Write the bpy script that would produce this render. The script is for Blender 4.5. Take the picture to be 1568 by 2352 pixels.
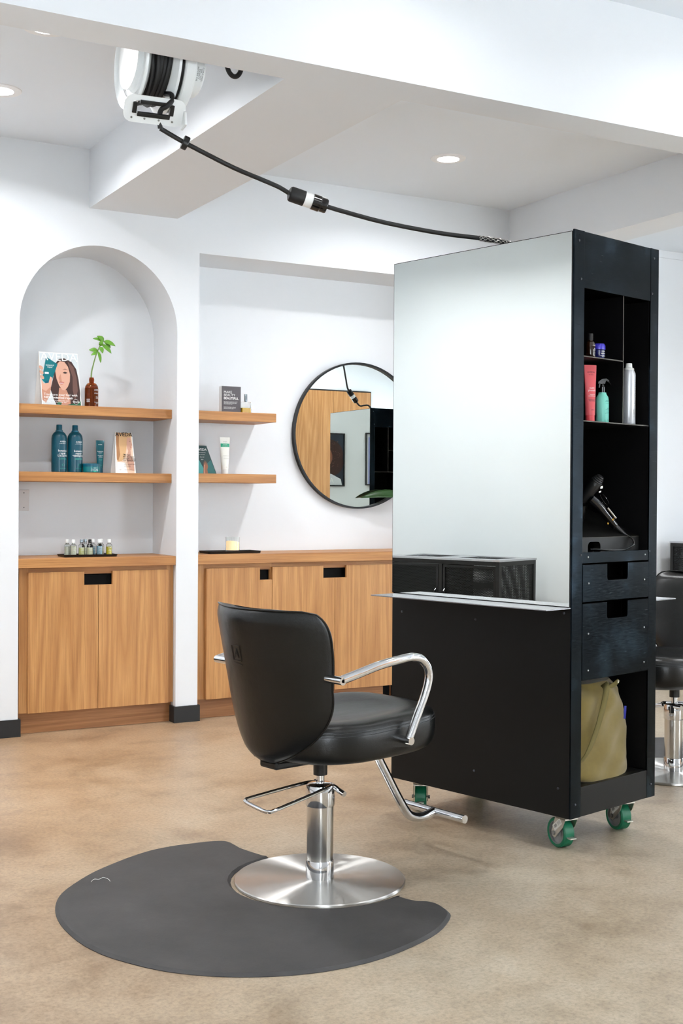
import bpy, math, random
from mathutils import Matrix, Vector
random.seed(7)
R = math.radians
SC = bpy.context.scene
COL = SC.collection
for o in list(bpy.data.objects):
    bpy.data.objects.remove(o)

# ------------------------------------------------------------------ camera
cam_d = bpy.data.cameras.new('camera')
cam = bpy.data.objects.new('camera', cam_d)
COL.objects.link(cam)
cam_d.sensor_fit = 'VERTICAL'
cam_d.sensor_height = 36.0
cam_d.lens = 2837.9 * 36.0 / 2352.0
cam_d.shift_y = -11.7 / 2352.0
cam_d.clip_start = 0.05
cam.matrix_world = (Matrix.Translation((0, 0, 1.3)) @ Matrix.Rotation(R(-28.93), 4, 'Z')
                    @ Matrix.Rotation(R(90 - 0.418), 4, 'X') @ Matrix.Rotation(R(0.347), 4, 'Z'))
SC.camera = cam

# ------------------------------------------------------------------ world, view
SC.view_settings.view_transform = 'Standard'
SC.view_settings.look = 'None'
SC.view_settings.exposure = 0.46
SC.view_settings.gamma = 1.0
SC.view_settings.use_curve_mapping = False
wd = bpy.data.worlds.new('daylight')
SC.world = wd
wd.use_nodes = True
wd.node_tree.nodes['Background'].inputs[0].default_value = (0.86, 0.935, 1.0, 1)
wd.node_tree.nodes['Background'].inputs[1].default_value = 14.0
cy = SC.cycles
cy.use_adaptive_sampling = True
cy.adaptive_threshold = 0.12
cy.adaptive_min_samples = 16
cy.caustics_reflective = False
cy.caustics_refractive = True
cy.max_bounces = 6; cy.diffuse_bounces = 3; cy.glossy_bounces = 3; cy.transmission_bounces = 6; cy.transparent_max_bounces = 6
LAMP_W = 12.0            # watts of one recessed downlight

# ------------------------------------------------------------------ materials
def srgb(r, g, b):
    f = lambda c: (c / 255 / 12.92) if c / 255 <= 0.04045 else ((c / 255 + 0.055) / 1.055) ** 2.4
    return (f(r), f(g), f(b), 1.0)

M = {}
def new_mat(name):
    m = bpy.data.materials.new(name)
    m.use_nodes = True
    nt = m.node_tree
    return m, nt, nt.nodes['Principled BSDF']

def N(nt, kind, **kw):
    n = nt.nodes.new(kind)
    for k, v in kw.items():
        if k.startswith('i_'):
            key = k[2:]
            key = int(key) if key.isdigit() else key.replace('_', ' ')
            n.inputs[key].default_value = v
        else:
            setattr(n, k, v)
    return n

def plain(name, rgb, rough=0.5, metal=0.0, spec=0.5, vary=0.0, scale=20.0, bump=0.0, bscale=200.0,
          coat=0.0, trans=0.0, ior=1.45, sheen=0.0, emit=None, estr=0.0, alpha=1.0):
    m, nt, b = new_mat(name)
    c = srgb(*rgb)
    b.inputs['Base Color'].default_value = c
    b.inputs['Roughness'].default_value = rough
    b.inputs['Metallic'].default_value = metal
    b.inputs['Specular IOR Level'].default_value = spec
    b.inputs['IOR'].default_value = ior
    b.inputs['Coat Weight'].default_value = coat
    b.inputs['Coat Roughness'].default_value = 0.08
    b.inputs['Transmission Weight'].default_value = trans
    b.inputs['Sheen Weight'].default_value = sheen
    b.inputs['Alpha'].default_value = alpha
    if emit:
        b.inputs['Emission Color'].default_value = srgb(*emit)
        b.inputs['Emission Strength'].default_value = estr
    tc = N(nt, 'ShaderNodeTexCoord')
    if vary:
        no = N(nt, 'ShaderNodeTexNoise', i_Scale=scale, i_Detail=5.0, i_Roughness=0.6)
        nt.links.new(tc.outputs['Object'], no.inputs['Vector'])
        mx = N(nt, 'ShaderNodeMix', data_type='RGBA')
        mx.inputs['A'].default_value = tuple(x * (1 - vary) for x in c[:3]) + (1,)
        mx.inputs['B'].default_value = tuple(min(1, x * (1 + vary)) for x in c[:3]) + (1,)
        nt.links.new(no.outputs['Fac'], mx.inputs['Factor'])
        nt.links.new(mx.outputs['Result'], b.inputs['Base Color'])
    if bump:
        no2 = N(nt, 'ShaderNodeTexNoise', i_Scale=bscale, i_Detail=3.0)
        nt.links.new(tc.outputs['Object'], no2.inputs['Vector'])
        bp = N(nt, 'ShaderNodeBump', i_Strength=bump, i_Distance=0.002)
        nt.links.new(no2.outputs['Fac'], bp.inputs['Height'])
        nt.links.new(bp.outputs['Normal'], b.inputs['Normal'])
    M[name] = m
    return m

def ramp(nt, stops):
    r = N(nt, 'ShaderNodeValToRGB')
    el = r.color_ramp.elements
    while len(el) < len(stops):
        el.new(0.5)
    for e, (p, c) in zip(el, stops):
        e.position = p
        e.color = c
    return r

def oak(name, light, dark, axis, ring=1.0):
    """oak veneer; axis = the grain direction ('x' or 'z')"""
    m, nt, b = new_mat(name)
    tc = N(nt, 'ShaderNodeTexCoord')
    oi = N(nt, 'ShaderNodeObjectInfo')
    add = N(nt, 'ShaderNodeVectorMath', operation='MULTIPLY_ADD')
    nt.links.new(oi.outputs['Random'], add.inputs[0])
    add.inputs[1].default_value = (7.3, 3.1, 5.7)
    nt.links.new(tc.outputs['Object'], add.inputs[2])
    # large warp -> cathedral figure
    mp = N(nt, 'ShaderNodeMapping')
    mp.inputs['Scale'].default_value = (0.22, 4.5, 4.5) if axis == 'x' else (4.5, 4.5, 0.22)
    nt.links.new(add.outputs[0], mp.inputs['Vector'])
    no = N(nt, 'ShaderNodeTexNoise', i_Scale=1.3 * ring, i_Detail=1.5, i_Roughness=0.4, i_Distortion=0.1)
    nt.links.new(mp.outputs[0], no.inputs['Vector'])
    mul = N(nt, 'ShaderNodeMath', operation='MULTIPLY', i_1=22.0)
    nt.links.new(no.outputs['Fac'], mul.inputs[0])
    fr = N(nt, 'ShaderNodeMath', operation='PINGPONG', i_1=1.0)
    nt.links.new(mul.outputs[0], fr.inputs[0])
    # fine pores
    mp2 = N(nt, 'ShaderNodeMapping')
    mp2.inputs['Scale'].default_value = (3.5, 170, 170) if axis == 'x' else (170, 170, 3.5)
    nt.links.new(add.outputs[0], mp2.inputs['Vector'])
    no2 = N(nt, 'ShaderNodeTexNoise', i_Scale=1.0, i_Detail=4.0, i_Roughness=0.7)
    nt.links.new(mp2.outputs[0], no2.inputs['Vector'])
    r1 = ramp(nt, [(0.0, srgb(*dark)), (0.45, srgb(*[(a + c) / 2 for a, c in zip(light, dark)])), (1.0, srgb(*light))])
    nt.links.new(fr.outputs[0], r1.inputs[0])
    r2 = ramp(nt, [(0.36, (0.55, 0.44, 0.34, 1)), (0.56, (1.04, 1.04, 1.04, 1))])
    nt.links.new(no2.outputs['Fac'], r2.inputs[0])
    mx = N(nt, 'ShaderNodeMix', data_type='RGBA', blend_type='MULTIPLY')
    mx.inputs['Factor'].default_value = 0.8
    nt.links.new(r1.outputs[0], mx.inputs['A'])
    nt.links.new(r2.outputs[0], mx.inputs['B'])
    # soften the rings towards the plain tone
    mx2 = N(nt, 'ShaderNodeMix', data_type='RGBA')
    mx2.inputs['Factor'].default_value = 0.55
    nt.links.new(mx.outputs['Result'], mx2.inputs['B'])
    mx2.inputs['A'].default_value = srgb(*[a * 0.6 + c * 0.4 for a, c in zip(light, dark)])
    nt.links.new(mx2.outputs['Result'], b.inputs['Base Color'])
    b.inputs['Roughness'].default_value = 0.45
    bp = N(nt, 'ShaderNodeBump', i_Strength=0.15, i_Distance=0.001)
    nt.links.new(no2.outputs['Fac'], bp.inputs['Height'])
    nt.links.new(bp.outputs['Normal'], b.inputs['Normal'])
    M[name] = m

def concrete():
    m, nt, b = new_mat('polished_concrete')
    tc = N(nt, 'ShaderNodeTexCoord')
    n1 = N(nt, 'ShaderNodeTexNoise', i_Scale=0.8, i_Detail=7.0, i_Roughness=0.65, i_Distortion=0.25)
    n2 = N(nt, 'ShaderNodeTexNoise', i_Scale=3.0, i_Detail=9.0, i_Roughness=0.72, i_Distortion=0.3)
    n3 = N(nt, 'ShaderNodeTexNoise', i_Scale=70.0, i_Detail=6.0, i_Roughness=0.8)
    vo = N(nt, 'ShaderNodeTexVoronoi', i_Scale=55.0)
    for n in (n1, n2, n3, vo):
        nt.links.new(tc.outputs['Object'], n.inputs['Vector'])
    r1 = ramp(nt, [(0.32, srgb(150, 124, 100)), (0.5, srgb(182, 159, 135)), (0.66, srgb(196, 179, 158))])
    nt.links.new(n1.outputs['Fac'], r1.inputs[0])
    r2 = ramp(nt, [(0.34, srgb(128, 106, 84)), (0.50, srgb(178, 157, 133)), (0.70, srgb(198, 181, 160))])
    nt.links.new(n2.outputs['Fac'], r2.inputs[0])
    mx = N(nt, 'ShaderNodeMix', data_type='RGBA')
    mx.inputs['Factor'].default_value = 0.5
    nt.links.new(r1.outputs[0], mx.inputs['A']); nt.links.new(r2.outputs[0], mx.inputs['B'])
    r3 = ramp(nt, [(0.34, (0.66, 0.65, 0.63, 1)), (0.5, (1, 1, 1, 1)), (0.66, (1.22, 1.22, 1.22, 1))])
    nt.links.new(n3.outputs['Fac'], r3.inputs[0])
    mx2 = N(nt, 'ShaderNodeMix', data_type='RGBA', blend_type='MULTIPLY')
    mx2.inputs['Factor'].default_value = 0.85
    nt.links.new(mx.outputs['Result'], mx2.inputs['A']); nt.links.new(r3.outputs[0], mx2.inputs['B'])
    # sparse dark specks
    r4 = ramp(nt, [(0.035, (0.45, 0.42, 0.4, 1)), (0.07, (1, 1, 1, 1))])
    nt.links.new(vo.outputs['Distance'], r4.inputs[0])
    mx3 = N(nt, 'ShaderNodeMix', data_type='RGBA', blend_type='MULTIPLY')
    mx3.inputs['Factor'].default_value = 0.5
    nt.links.new(mx2.outputs['Result'], mx3.inputs['A']); nt.links.new(r4.outputs[0], mx3.inputs['B'])
    nt.links.new(mx3.outputs['Result'], b.inputs['Base Color'])
    # tinted warmer towards the back left, greyer to the front right
    sp = N(nt, 'ShaderNodeSeparateXYZ'); nt.links.new(tc.outputs['Object'], sp.inputs[0])
    d1 = N(nt, 'ShaderNodeMath', operation='MULTIPLY_ADD', i_1=-0.75); nt.links.new(sp.outputs['Y'], d1.inputs[0]); nt.links.new(sp.outputs['X'], d1.inputs[2])
    d2 = N(nt, 'ShaderNodeMath', operation='MULTIPLY_ADD', i_1=2.2); nt.links.new(n1.outputs['Fac'], d2.inputs[0]); nt.links.new(d1.outputs[0], d2.inputs[2])
    d3 = N(nt, 'ShaderNodeMapRange', i_1=-1.6, i_2=1.2, i_3=0.0, i_4=1.0); nt.links.new(d2.outputs[0], d3.inputs[0])
    tint = ramp(nt, [(0.0, (0.87, 0.77, 0.65, 1)), (1.0, (0.90, 0.985, 1.03, 1))])
    nt.links.new(d3.outputs[0], tint.inputs[0])
    mx4 = N(nt, 'ShaderNodeMix', data_type='RGBA', blend_type='MULTIPLY')
    mx4.inputs['Factor'].default_value = 1.0
    nt.links.new(mx3.outputs['Result'], mx4.inputs['A']); nt.links.new(tint.outputs[0], mx4.inputs['B'])
    n5 = N(nt, 'ShaderNodeTexNoise', i_Scale=1.7, i_Detail=10.0, i_Roughness=0.78, i_Distortion=0.6)
    nt.links.new(tc.outputs['Object'], n5.inputs['Vector'])
    r5 = ramp(nt, [(0.30, (0.62, 0.56, 0.50, 1)), (0.44, (0.94, 0.92, 0.90, 1)), (0.58, (1.04, 1.04, 1.04, 1))])
    nt.links.new(n5.outputs['Fac'], r5.inputs[0])
    mx5 = N(nt, 'ShaderNodeMix', data_type='RGBA', blend_type='MULTIPLY')
    mx5.inputs['Factor'].default_value = 0.8
    nt.links.new(mx4.outputs['Result'], mx5.inputs['A']); nt.links.new(r5.outputs[0], mx5.inputs['B'])
    nt.links.new(mx5.outputs['Result'], b.inputs['Base Color'])
    rr = N(nt, 'ShaderNodeMapRange', i_3=0.30, i_4=0.52)
    nt.links.new(n2.outputs['Fac'], rr.inputs[0])
    nt.links.new(rr.outputs[0], b.inputs['Roughness'])
    bp = N(nt, 'ShaderNodeBump', i_Strength=0.12, i_Distance=0.001)
    nt.links.new(n3.outputs['Fac'], bp.inputs['Height'])
    nt.links.new(bp.outputs['Normal'], b.inputs['Normal'])
    M['polished_concrete'] = m

def steel_patina():
    """blackened hot-rolled steel, bluish cloudy patina with scratches"""
    m, nt, b = new_mat('blackened_steel')
    tc = N(nt, 'ShaderNodeTexCoord')
    n1 = N(nt, 'ShaderNodeTexNoise', i_Scale=3.5, i_Detail=5.0, i_Roughness=0.55, i_Distortion=0.3)
    mp = N(nt, 'ShaderNodeMapping')
    mp.inputs['Rotation'].default_value = (0, R(18), 0)
    mp.inputs['Scale'].default_value = (30, 30, 220)
    n2 = N(nt, 'ShaderNodeTexNoise', i_Scale=1.0, i_Detail=3.0)
    nt.links.new(tc.outputs['Object'], n1.inputs['Vector'])
    nt.links.new(tc.outputs['Object'], mp.inputs['Vector'])
    nt.links.new(mp.outputs[0], n2.inputs['Vector'])
    r = ramp(nt, [(0.36, srgb(17, 23, 27)), (0.55, srgb(25, 33, 39)), (0.78, srgb(66, 85, 100))])
    nt.links.new(n1.outputs['Fac'], r.inputs[0])
    nt.links.new(r.outputs[0], b.inputs['Base Color'])
    b.inputs['Metallic'].default_value = 1.0
    rr = N(nt, 'ShaderNodeMapRange', i_3=0.16, i_4=0.32)
    nt.links.new(n2.outputs['Fac'], rr.inputs[0])
    nt.links.new(rr.outputs[0], b.inputs['Roughness'])
    M['blackened_steel'] = m

def brushed_disc():
    m, nt, b = new_mat('brushed_disc')
    b.inputs['Base Color'].default_value = srgb(206, 204, 200)
    b.inputs['Metallic'].default_value = 1.0
    b.inputs['Roughness'].default_value = 0.34
    b.inputs['Anisotropic'].default_value = 1.0
    b.inputs['Anisotropic Rotation'].default_value = 0.25
    tg = N(nt, 'ShaderNodeTangent', direction_type='RADIAL', axis='Z')
    nt.links.new(tg.outputs[0], b.inputs['Tangent'])
    M['brushed_disc'] = m

def leather():
    m, nt, b = new_mat('black_leather')
    b.inputs['Base Color'].default_value = srgb(9, 11, 11)
    b.inputs['Roughness'].default_value = 0.30
    b.inputs['Specular IOR Level'].default_value = 0.42
    tc = N(nt, 'ShaderNodeTexCoord')
    vo = N(nt, 'ShaderNodeTexVoronoi', feature='DISTANCE_TO_EDGE', i_Scale=260.0)
    no = N(nt, 'ShaderNodeTexNoise', i_Scale=18.0, i_Detail=4.0)
    nt.links.new(tc.outputs['Object'], vo.inputs['Vector'])
    nt.links.new(tc.outputs['Object'], no.inputs['Vector'])
    b1 = N(nt, 'ShaderNodeBump', i_Strength=0.22, i_Distance=0.0012)
    b2 = N(nt, 'ShaderNodeBump', i_Strength=0.12, i_Distance=0.01)
    nt.links.new(vo.outputs['Distance'], b1.inputs['Height'])
    nt.links.new(no.outputs['Fac'], b2.inputs['Height'])
    nt.links.new(b1.outputs['Normal'], b2.inputs['Normal'])
    nt.links.new(b2.outputs['Normal'], b.inputs['Normal'])
    M['black_leather'] = m

def rubber_mat_material():
    m, nt, b = new_mat('mat_rubber')
    tc = N(nt, 'ShaderNodeTexCoord')
    n1 = N(nt, 'ShaderNodeTexNoise', i_Scale=3.5, i_Detail=7.0, i_Roughness=0.7)
    n2 = N(nt, 'ShaderNodeTexNoise', i_Scale=160.0, i_Detail=2.0)
    vo = N(nt, 'ShaderNodeTexVoronoi', i_Scale=38.0)
    for n in (n1, n2, vo):
        nt.links.new(tc.outputs['Object'], n.inputs['Vector'])
    r = ramp(nt, [(0.36, srgb(52, 51, 51)), (0.6, srgb(64, 62, 62)), (0.8, srgb(82, 79, 77))])
    nt.links.new(n1.outputs['Fac'], r.inputs[0])
    r4 = ramp(nt, [(0.028, (1.7, 1.7, 1.7, 1)), (0.05, (1, 1, 1, 1))])
    nt.links.new(vo.outputs['Distance'], r4.inputs[0])
    mx = N(nt, 'ShaderNodeMix', data_type='RGBA', blend_type='MULTIPLY')
    mx.inputs['Factor'].default_value = 1.0
    nt.links.new(r.outputs[0], mx.inputs['A']); nt.links.new(r4.outputs[0], mx.inputs['B'])
    nt.links.new(mx.outputs['Result'], b.inputs['Base Color'])
    b.inputs['Roughness'].default_value = 0.62
    bp = N(nt, 'ShaderNodeBump', i_Strength=0.25, i_Distance=0.0012)
    nt.links.new(n2.outputs['Fac'], bp.inputs['Height'])
    nt.links.new(bp.outputs['Normal'], b.inputs['Normal'])
    M['mat_rubber'] = m

def perforated(name, sx, sz, w, h):
    """black sheet with rows of staggered punched slots, on the object's Y/Z or X/Z faces"""
    m, nt, b = new_mat(name)
    b.inputs['Base Color'].default_value = srgb(20, 23, 24)
    b.inputs['Roughness'].default_value = 0.5
    b.inputs['Metallic'].default_value = 0.3
    tc = N(nt, 'ShaderNodeTexCoord')
    sp = N(nt, 'ShaderNodeSeparateXYZ')
    nt.links.new(tc.outputs['Object'], sp.inputs[0])
    ad = N(nt, 'ShaderNodeMath', operation='ADD')
    nt.links.new(sp.outputs['X'], ad.inputs[0]); nt.links.new(sp.outputs['Y'], ad.inputs[1])
    cb = N(nt, 'ShaderNodeCombineXYZ')
    nt.links.new(ad.outputs[0], cb.inputs['X']); nt.links.new(sp.outputs['Z'], cb.inputs['Y'])
    br = N(nt, 'ShaderNodeTexBrick', i_Scale=1.0)
    br.inputs['Brick Width'].default_value = sx
    br.inputs['Row Height'].default_value = sz
    br.inputs['Mortar Size'].default_value = w
    br.inputs['Mortar Smooth'].default_value = 0.0
    nt.links.new(cb.outputs[0], br.inputs['Vector'])
    nt.links.new(br.outputs['Fac'], b.inputs['Alpha'])
    M[name] = m

plain('wall_paint', (234, 237, 240), rough=0.62, spec=0.25, bump=0.03, bscale=90)
plain('ceiling_paint', (240, 246, 252), rough=0.7, spec=0.2)
plain('vinyl_black', (34, 35, 36), rough=0.5, vary=0.15, scale=30)
plain('niche_plate', (222, 219, 218), rough=0.4)
plain('screw_zinc', (150, 152, 152), rough=0.35, metal=1)
plain('dark_screw', (70, 74, 80), rough=0.35, metal=1)
plain('black_interior', (10, 10, 11), rough=0.6, spec=0.15)
plain('black_panel', (15, 15, 14), rough=0.45, spec=0.28, metal=0.1, vary=0.12, scale=4)
plain('steel_edge', (74, 70, 64), rough=0.4, metal=0.9)
plain('white_steel', (196, 196, 200), rough=0.22, metal=1.0)
plain('mirror_silver', (224, 228, 224), rough=0.0, metal=1.0)
plain('mirror_frame_black', (26, 27, 29), rough=0.38, metal=0.4)
plain('chrome', (214, 215, 217), rough=0.07, metal=1.0)
plain('satin_steel', (200, 198, 194), rough=0.17, metal=1.0)
plain('black_plastic', (22, 23, 24), rough=0.38)
plain('gloss_black', (12, 12, 14), rough=0.12, coat=0.5)
plain('rubber_black', (30, 31, 32), rough=0.55, vary=0.1, scale=60)
plain('cable_print', (120, 126, 124), rough=0.6)
plain('reel_white', (236, 240, 240), rough=0.28, coat=0.3)
plain('plug_white', (240, 242, 240), rough=0.3)
plain('steel_mesh', (190, 186, 180), rough=0.3, metal=1.0)
plain('caster_green', (6, 104, 72), rough=0.42, vary=0.2, scale=30)
plain('caster_hub', (150, 152, 152), rough=0.45, metal=0.6, vary=0.15, scale=40)
plain('caster_zinc', (196, 192, 182), rough=0.34, metal=0.85, vary=0.08, scale=20)
plain('label_white', (238, 238, 234), rough=0.5)
plain('ink_black', (24, 24, 24), rough=0.6)
plain('ink_white', (240, 240, 238), rough=0.6)
plain('ink_grey', (150, 150, 148), rough=0.6)
plain('card_white', (242, 241, 238), rough=0.6)
plain('teal_bottle', (0, 72, 90), rough=0.34, coat=0.15)
plain('teal_jar', (0, 110, 118), rough=0.3, coat=0.2)
plain('teal_tube', (0, 92, 104), rough=0.3, coat=0.15)
plain('teal_lid', (0, 86, 108), rough=0.35)
plain('ink_mint', (60, 190, 160), rough=0.6)
plain('amber_glass', (196, 104, 34), rough=0.04, trans=0.9, ior=1.35)
plain('amber_water', (150, 76, 24), rough=0.05, trans=0.75, ior=1.33)
plain('dark_amber_glass', (40, 22, 10), rough=0.08, coat=0.3)
plain('stem_green', (112, 140, 70), rough=0.5)
plain('leaf_green', (104, 160, 50), rough=0.42, vary=0.25, scale=40, sheen=0.1)
plain('dark_leaf', (36, 70, 28), rough=0.4, vary=0.2, scale=20)
plain('clear_glass', (250, 252, 250), rough=0.02, trans=1.0, ior=1.25)
plain('tray_black', (26, 26, 27), rough=0.42)
plain('liquid_pale', (224, 222, 196), rough=0.15)
plain('liquid_lime', (214, 212, 136), rough=0.15)
plain('liquid_straw', (222, 220, 176), rough=0.15)
plain('liquid_blue', (140, 178, 196), rough=0.15)
plain('liquid_yellow', (220, 200, 40), rough=0.15)
plain('perfume_yellow', (226, 178, 30), rough=0.12)
plain('cap_white', (236, 238, 236), rough=0.4)
plain('cap_silver', (150, 160, 166), rough=0.22, metal=0.9)
plain('box_grey', (92, 88, 92), rough=0.6)
plain('tube_white', (238, 238, 230), rough=0.4, coat=0.1)
plain('band_green', (46, 176, 138), rough=0.45)
plain('card_teal_dark', (24, 58, 58), rough=0.5)
plain('card_teal', (70, 150, 146), rough=0.5)
plain('card_teal_mid', (40, 100, 98), rough=0.5)
plain('wax', (252, 232, 200), rough=0.5, emit=(255, 214, 150), estr=0.55)
plain('navy_jar', (26, 30, 90), rough=0.2, coat=0.4)
plain('violet_lid', (64, 56, 190), rough=0.25, coat=0.3)
plain('coral_tube', (224, 92, 98), rough=0.4, coat=0.1)
plain('coral_cap', (230, 78, 84), rough=0.35)
plain('mint_bottle', (128, 214, 196), rough=0.4)
plain('aerosol_silver', (206, 208, 212), rough=0.33, metal=0.45)
plain('gold_star', (222, 170, 60), rough=0.3, metal=0.6)
plain('canvas_olive', (114, 98, 48), rough=0.9, vary=0.14, scale=60, sheen=0.25, bump=0.35, bscale=500)
plain('strap_olive', (104, 94, 52), rough=0.9, vary=0.12, scale=80, bump=0.3, bscale=600)
plain('thread_pale', (196, 184, 130), rough=0.9)
plain('tag_blue', (44, 52, 140), rough=0.8)
plain('skin_warm', (190, 136, 112), rough=0.6)
plain('skin_light', (208, 160, 138), rough=0.6)
plain('skin_deep', (150, 98, 72), rough=0.6)
plain('hair_brown', (62, 40, 36), rough=0.5)
plain('hair_brown_light', (104, 74, 66), rough=0.5)
plain('hair_blond', (214, 172, 124), rough=0.5)
plain('hair_blond_deep', (176, 126, 84), rough=0.5)
plain('lip', (186, 104, 96), rough=0.5)
plain('eye_dark', (54, 38, 34), rough=0.5)
plain('print_grey', (206, 214, 216), rough=0.5)
plain('print_peach', (234, 206, 182), rough=0.5)
plain('print_green', (26, 92, 64), rough=0.5)
plain('poster_navy', (44, 54, 66), rough=0.4)
plain('poster_lilac', (150, 156, 212), rough=0.4)
plain('poster_white', (214, 218, 222), rough=0.4)
plain('window_frame', (40, 42, 44), rough=0.5)
plain('lamp_trim', (246, 246, 246), rough=0.4)
plain('lamp_lens', (255, 255, 255), rough=0.4, emit=(255, 250, 244), estr=14.0)
plain('pot_white', (228, 226, 220), rough=0.4)
plain('soil', (60, 44, 34), rough=0.9)
plain('stitch', (52, 54, 56), rough=0.7)
def pane_glass():
    """thin window pane: lets light straight through, with a weak surface reflection"""
    m, nt, b = new_mat('window_glass')
    nt.nodes.remove(b)
    tr = N(nt, 'ShaderNodeBsdfTransparent'); gl = N(nt, 'ShaderNodeBsdfGlossy', i_Roughness=0.0)
    fr = N(nt, 'ShaderNodeFresnel', i_IOR=1.25); mx = N(nt, 'ShaderNodeMixShader')
    nt.links.new(fr.outputs[0], mx.inputs[0]); nt.links.new(tr.outputs[0], mx.inputs[1]); nt.links.new(gl.outputs[0], mx.inputs[2])
    nt.links.new(mx.outputs[0], nt.nodes['Material Output'].inputs['Surface'])
    M['window_glass'] = m
pane_glass()
M['lamp_lens'].cycles.emission_sampling = 'NONE'      # the lamp object in each fitting does the lighting
oak('oak_vertical', (210, 159, 102), (168, 113, 62), 'z')
oak('oak_horizontal', (206, 152, 94), (158, 102, 54), 'x')
oak('oak_dark_horizontal', (186, 134, 88), (138, 90, 54), 'x')
concrete(); steel_patina(); brushed_disc(); leather(); rubber_mat_material()
perforated('perforated_sheet', 0.012, 0.008, 0.0024, 0.0)

# ------------------------------------------------------------------ mesh builder
class MB:
    def __init__(s):
        s.v, s.f, s.m, s.sm = [], [], [], []
    def add(s, vs, fs, mi=0, smooth=False):
        b = len(s.v)
        s.v += [tuple(v) for v in vs]
        s.f += [tuple(i + b for i in f) for f in fs]
        s.m += [mi] * len(fs); s.sm += [smooth] * len(fs)
        return s
    def box(s, x0, y0, z0, x1, y1, z1, mi=0):
        vs = [(x0, y0, z0), (x1, y0, z0), (x1, y1, z0), (x0, y1, z0), (x0, y0, z1), (x1, y0, z1), (x1, y1, z1), (x0, y1, z1)]
        return s.add(vs, [(0, 3, 2, 1), (4, 5, 6, 7), (0, 1, 5, 4), (1, 2, 6, 5), (2, 3, 7, 6), (3, 0, 4, 7)], mi)
    def prism(s, poly, a, b, axis='z', mi=0, smooth=False):
        mk = {'z': lambda p, h: (p[0], p[1], h), 'y': lambda p, h: (p[0], h, p[1]), 'x': lambda p, h: (h, p[0], p[1])}[axis]
        n = len(poly)
        vs = [mk(p, a) for p in poly] + [mk(p, b) for p in poly]
        s.add(vs, [tuple(range(n))[::-1], tuple(range(n, 2 * n))], mi)
        s.add(vs, [(i, (i + 1) % n, n + (i + 1) % n, n + i) for i in range(n)], mi, smooth)
        return s
    def lathe(s, prof, seg=24, c=(0, 0, 0), axis='z', mi=0, cap=True, smooth=True):
        mk = {'z': lambda x, y, z: (c[0] + x, c[1] + y, c[2] + z), 'x': lambda x, y, z: (c[0] + z, c[1] + x, c[2] + y),
              'y': lambda x, y, z: (c[0] + x, c[1] + z, c[2] + y)}[axis]
        vs = []
        for r, z in prof:
            for k in range(seg):
                t = 2 * math.pi * k / seg
                vs.append(mk(r * math.cos(t), r * math.sin(t), z))
        fs = []
        for i in range(len(prof) - 1):
            for k in range(seg):
                k2 = (k + 1) % seg
                fs.append((i * seg + k, i * seg + k2, (i + 1) * seg + k2, (i + 1) * seg + k))
        s.add(vs, fs, mi, smooth)
        if cap:
            b = len(s.v) - len(vs)
            if prof[0][0] > 1e-6:
                s.f.append(tuple(b + k for k in range(seg))[::-1]); s.m.append(mi); s.sm.append(False)
            if prof[-1][0] > 1e-6:
                o = b + (len(prof) - 1) * seg
                s.f.append(tuple(o + k for k in range(seg))); s.m.append(mi); s.sm.append(False)
        return s
    def tube(s, pts, r, seg=10, mi=0, closed=False, cap=True, ry=None, up=None):
        P = [Vector(p) for p in pts]
        n = len(P)
        rr = r if isinstance(r, (list, tuple)) else [r] * n
        T = []
        for i in range(n):
            a = P[(i - 1) % n] if (closed or i > 0) else P[i]
            b = P[(i + 1) % n] if (closed or i < n - 1) else P[i]
            T.append((b - a).normalized())
        u = Vector(up) if up else (Vector((0, 0, 1)) if abs(T[0].z) < 0.9 else Vector((1, 0, 0)))
        vs = []
        for i in range(n):
            u = (u - T[i] * u.dot(T[i])).normalized()
            w = T[i].cross(u)
            for k in range(seg):
                t = 2 * math.pi * k / seg
                vs.append(P[i] + u * (rr[i] * math.cos(t)) + w * ((ry if ry else rr[i]) * math.sin(t)))
        fs = []
        m = n if closed else n - 1
        for i in range(m):
            j = (i + 1) % n
            for k in range(seg):
                k2 = (k + 1) % seg
                fs.append((i * seg + k, i * seg + k2, j * seg + k2, j * seg + k))
        s.add(vs, fs, mi, True)
        if cap and not closed:
            b = len(s.v) - len(vs)
            s.f.append(tuple(b + k for k in range(seg))[::-1]); s.m.append(mi); s.sm.append(False)
            s.f.append(tuple(b + (n - 1) * seg + k for k in range(seg))); s.m.append(mi); s.sm.append(False)
        return s
    def grid(s, rows, mi=0, closed_u=False, smooth=True):
        nr, nc = len(rows), len(rows[0])
        vs = [p for r in rows for p in r]
        fs = []
        for i in range(nr - 1):
            for j in range(nc if closed_u else nc - 1):
                j2 = (j + 1) % nc
                fs.append((i * nc + j, i * nc + j2, (i + 1) * nc + j2, (i + 1) * nc + j))
        return s.add(vs, fs, mi, smooth)
    def sphere(s, c, r, seg=12, rings=8, mi=0, sc=(1, 1, 1)):
        rows = []
        for i in range(rings + 1):
            a = math.pi * i / rings - math.pi / 2
            rows.append([(c[0] + r * sc[0] * math.cos(a) * math.cos(t), c[1] + r * sc[1] * math.cos(a) * math.sin(t), c[2] + r * sc[2] * math.sin(a))
                         for t in (2 * math.pi * k / seg for k in range(seg))])
        return s.grid(rows, mi, True)
    def xf(s, mtx, start=0):
        for i in range(start, len(s.v)):
            s.v[i] = tuple(mtx @ Vector(s.v[i]))
        return s
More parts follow.
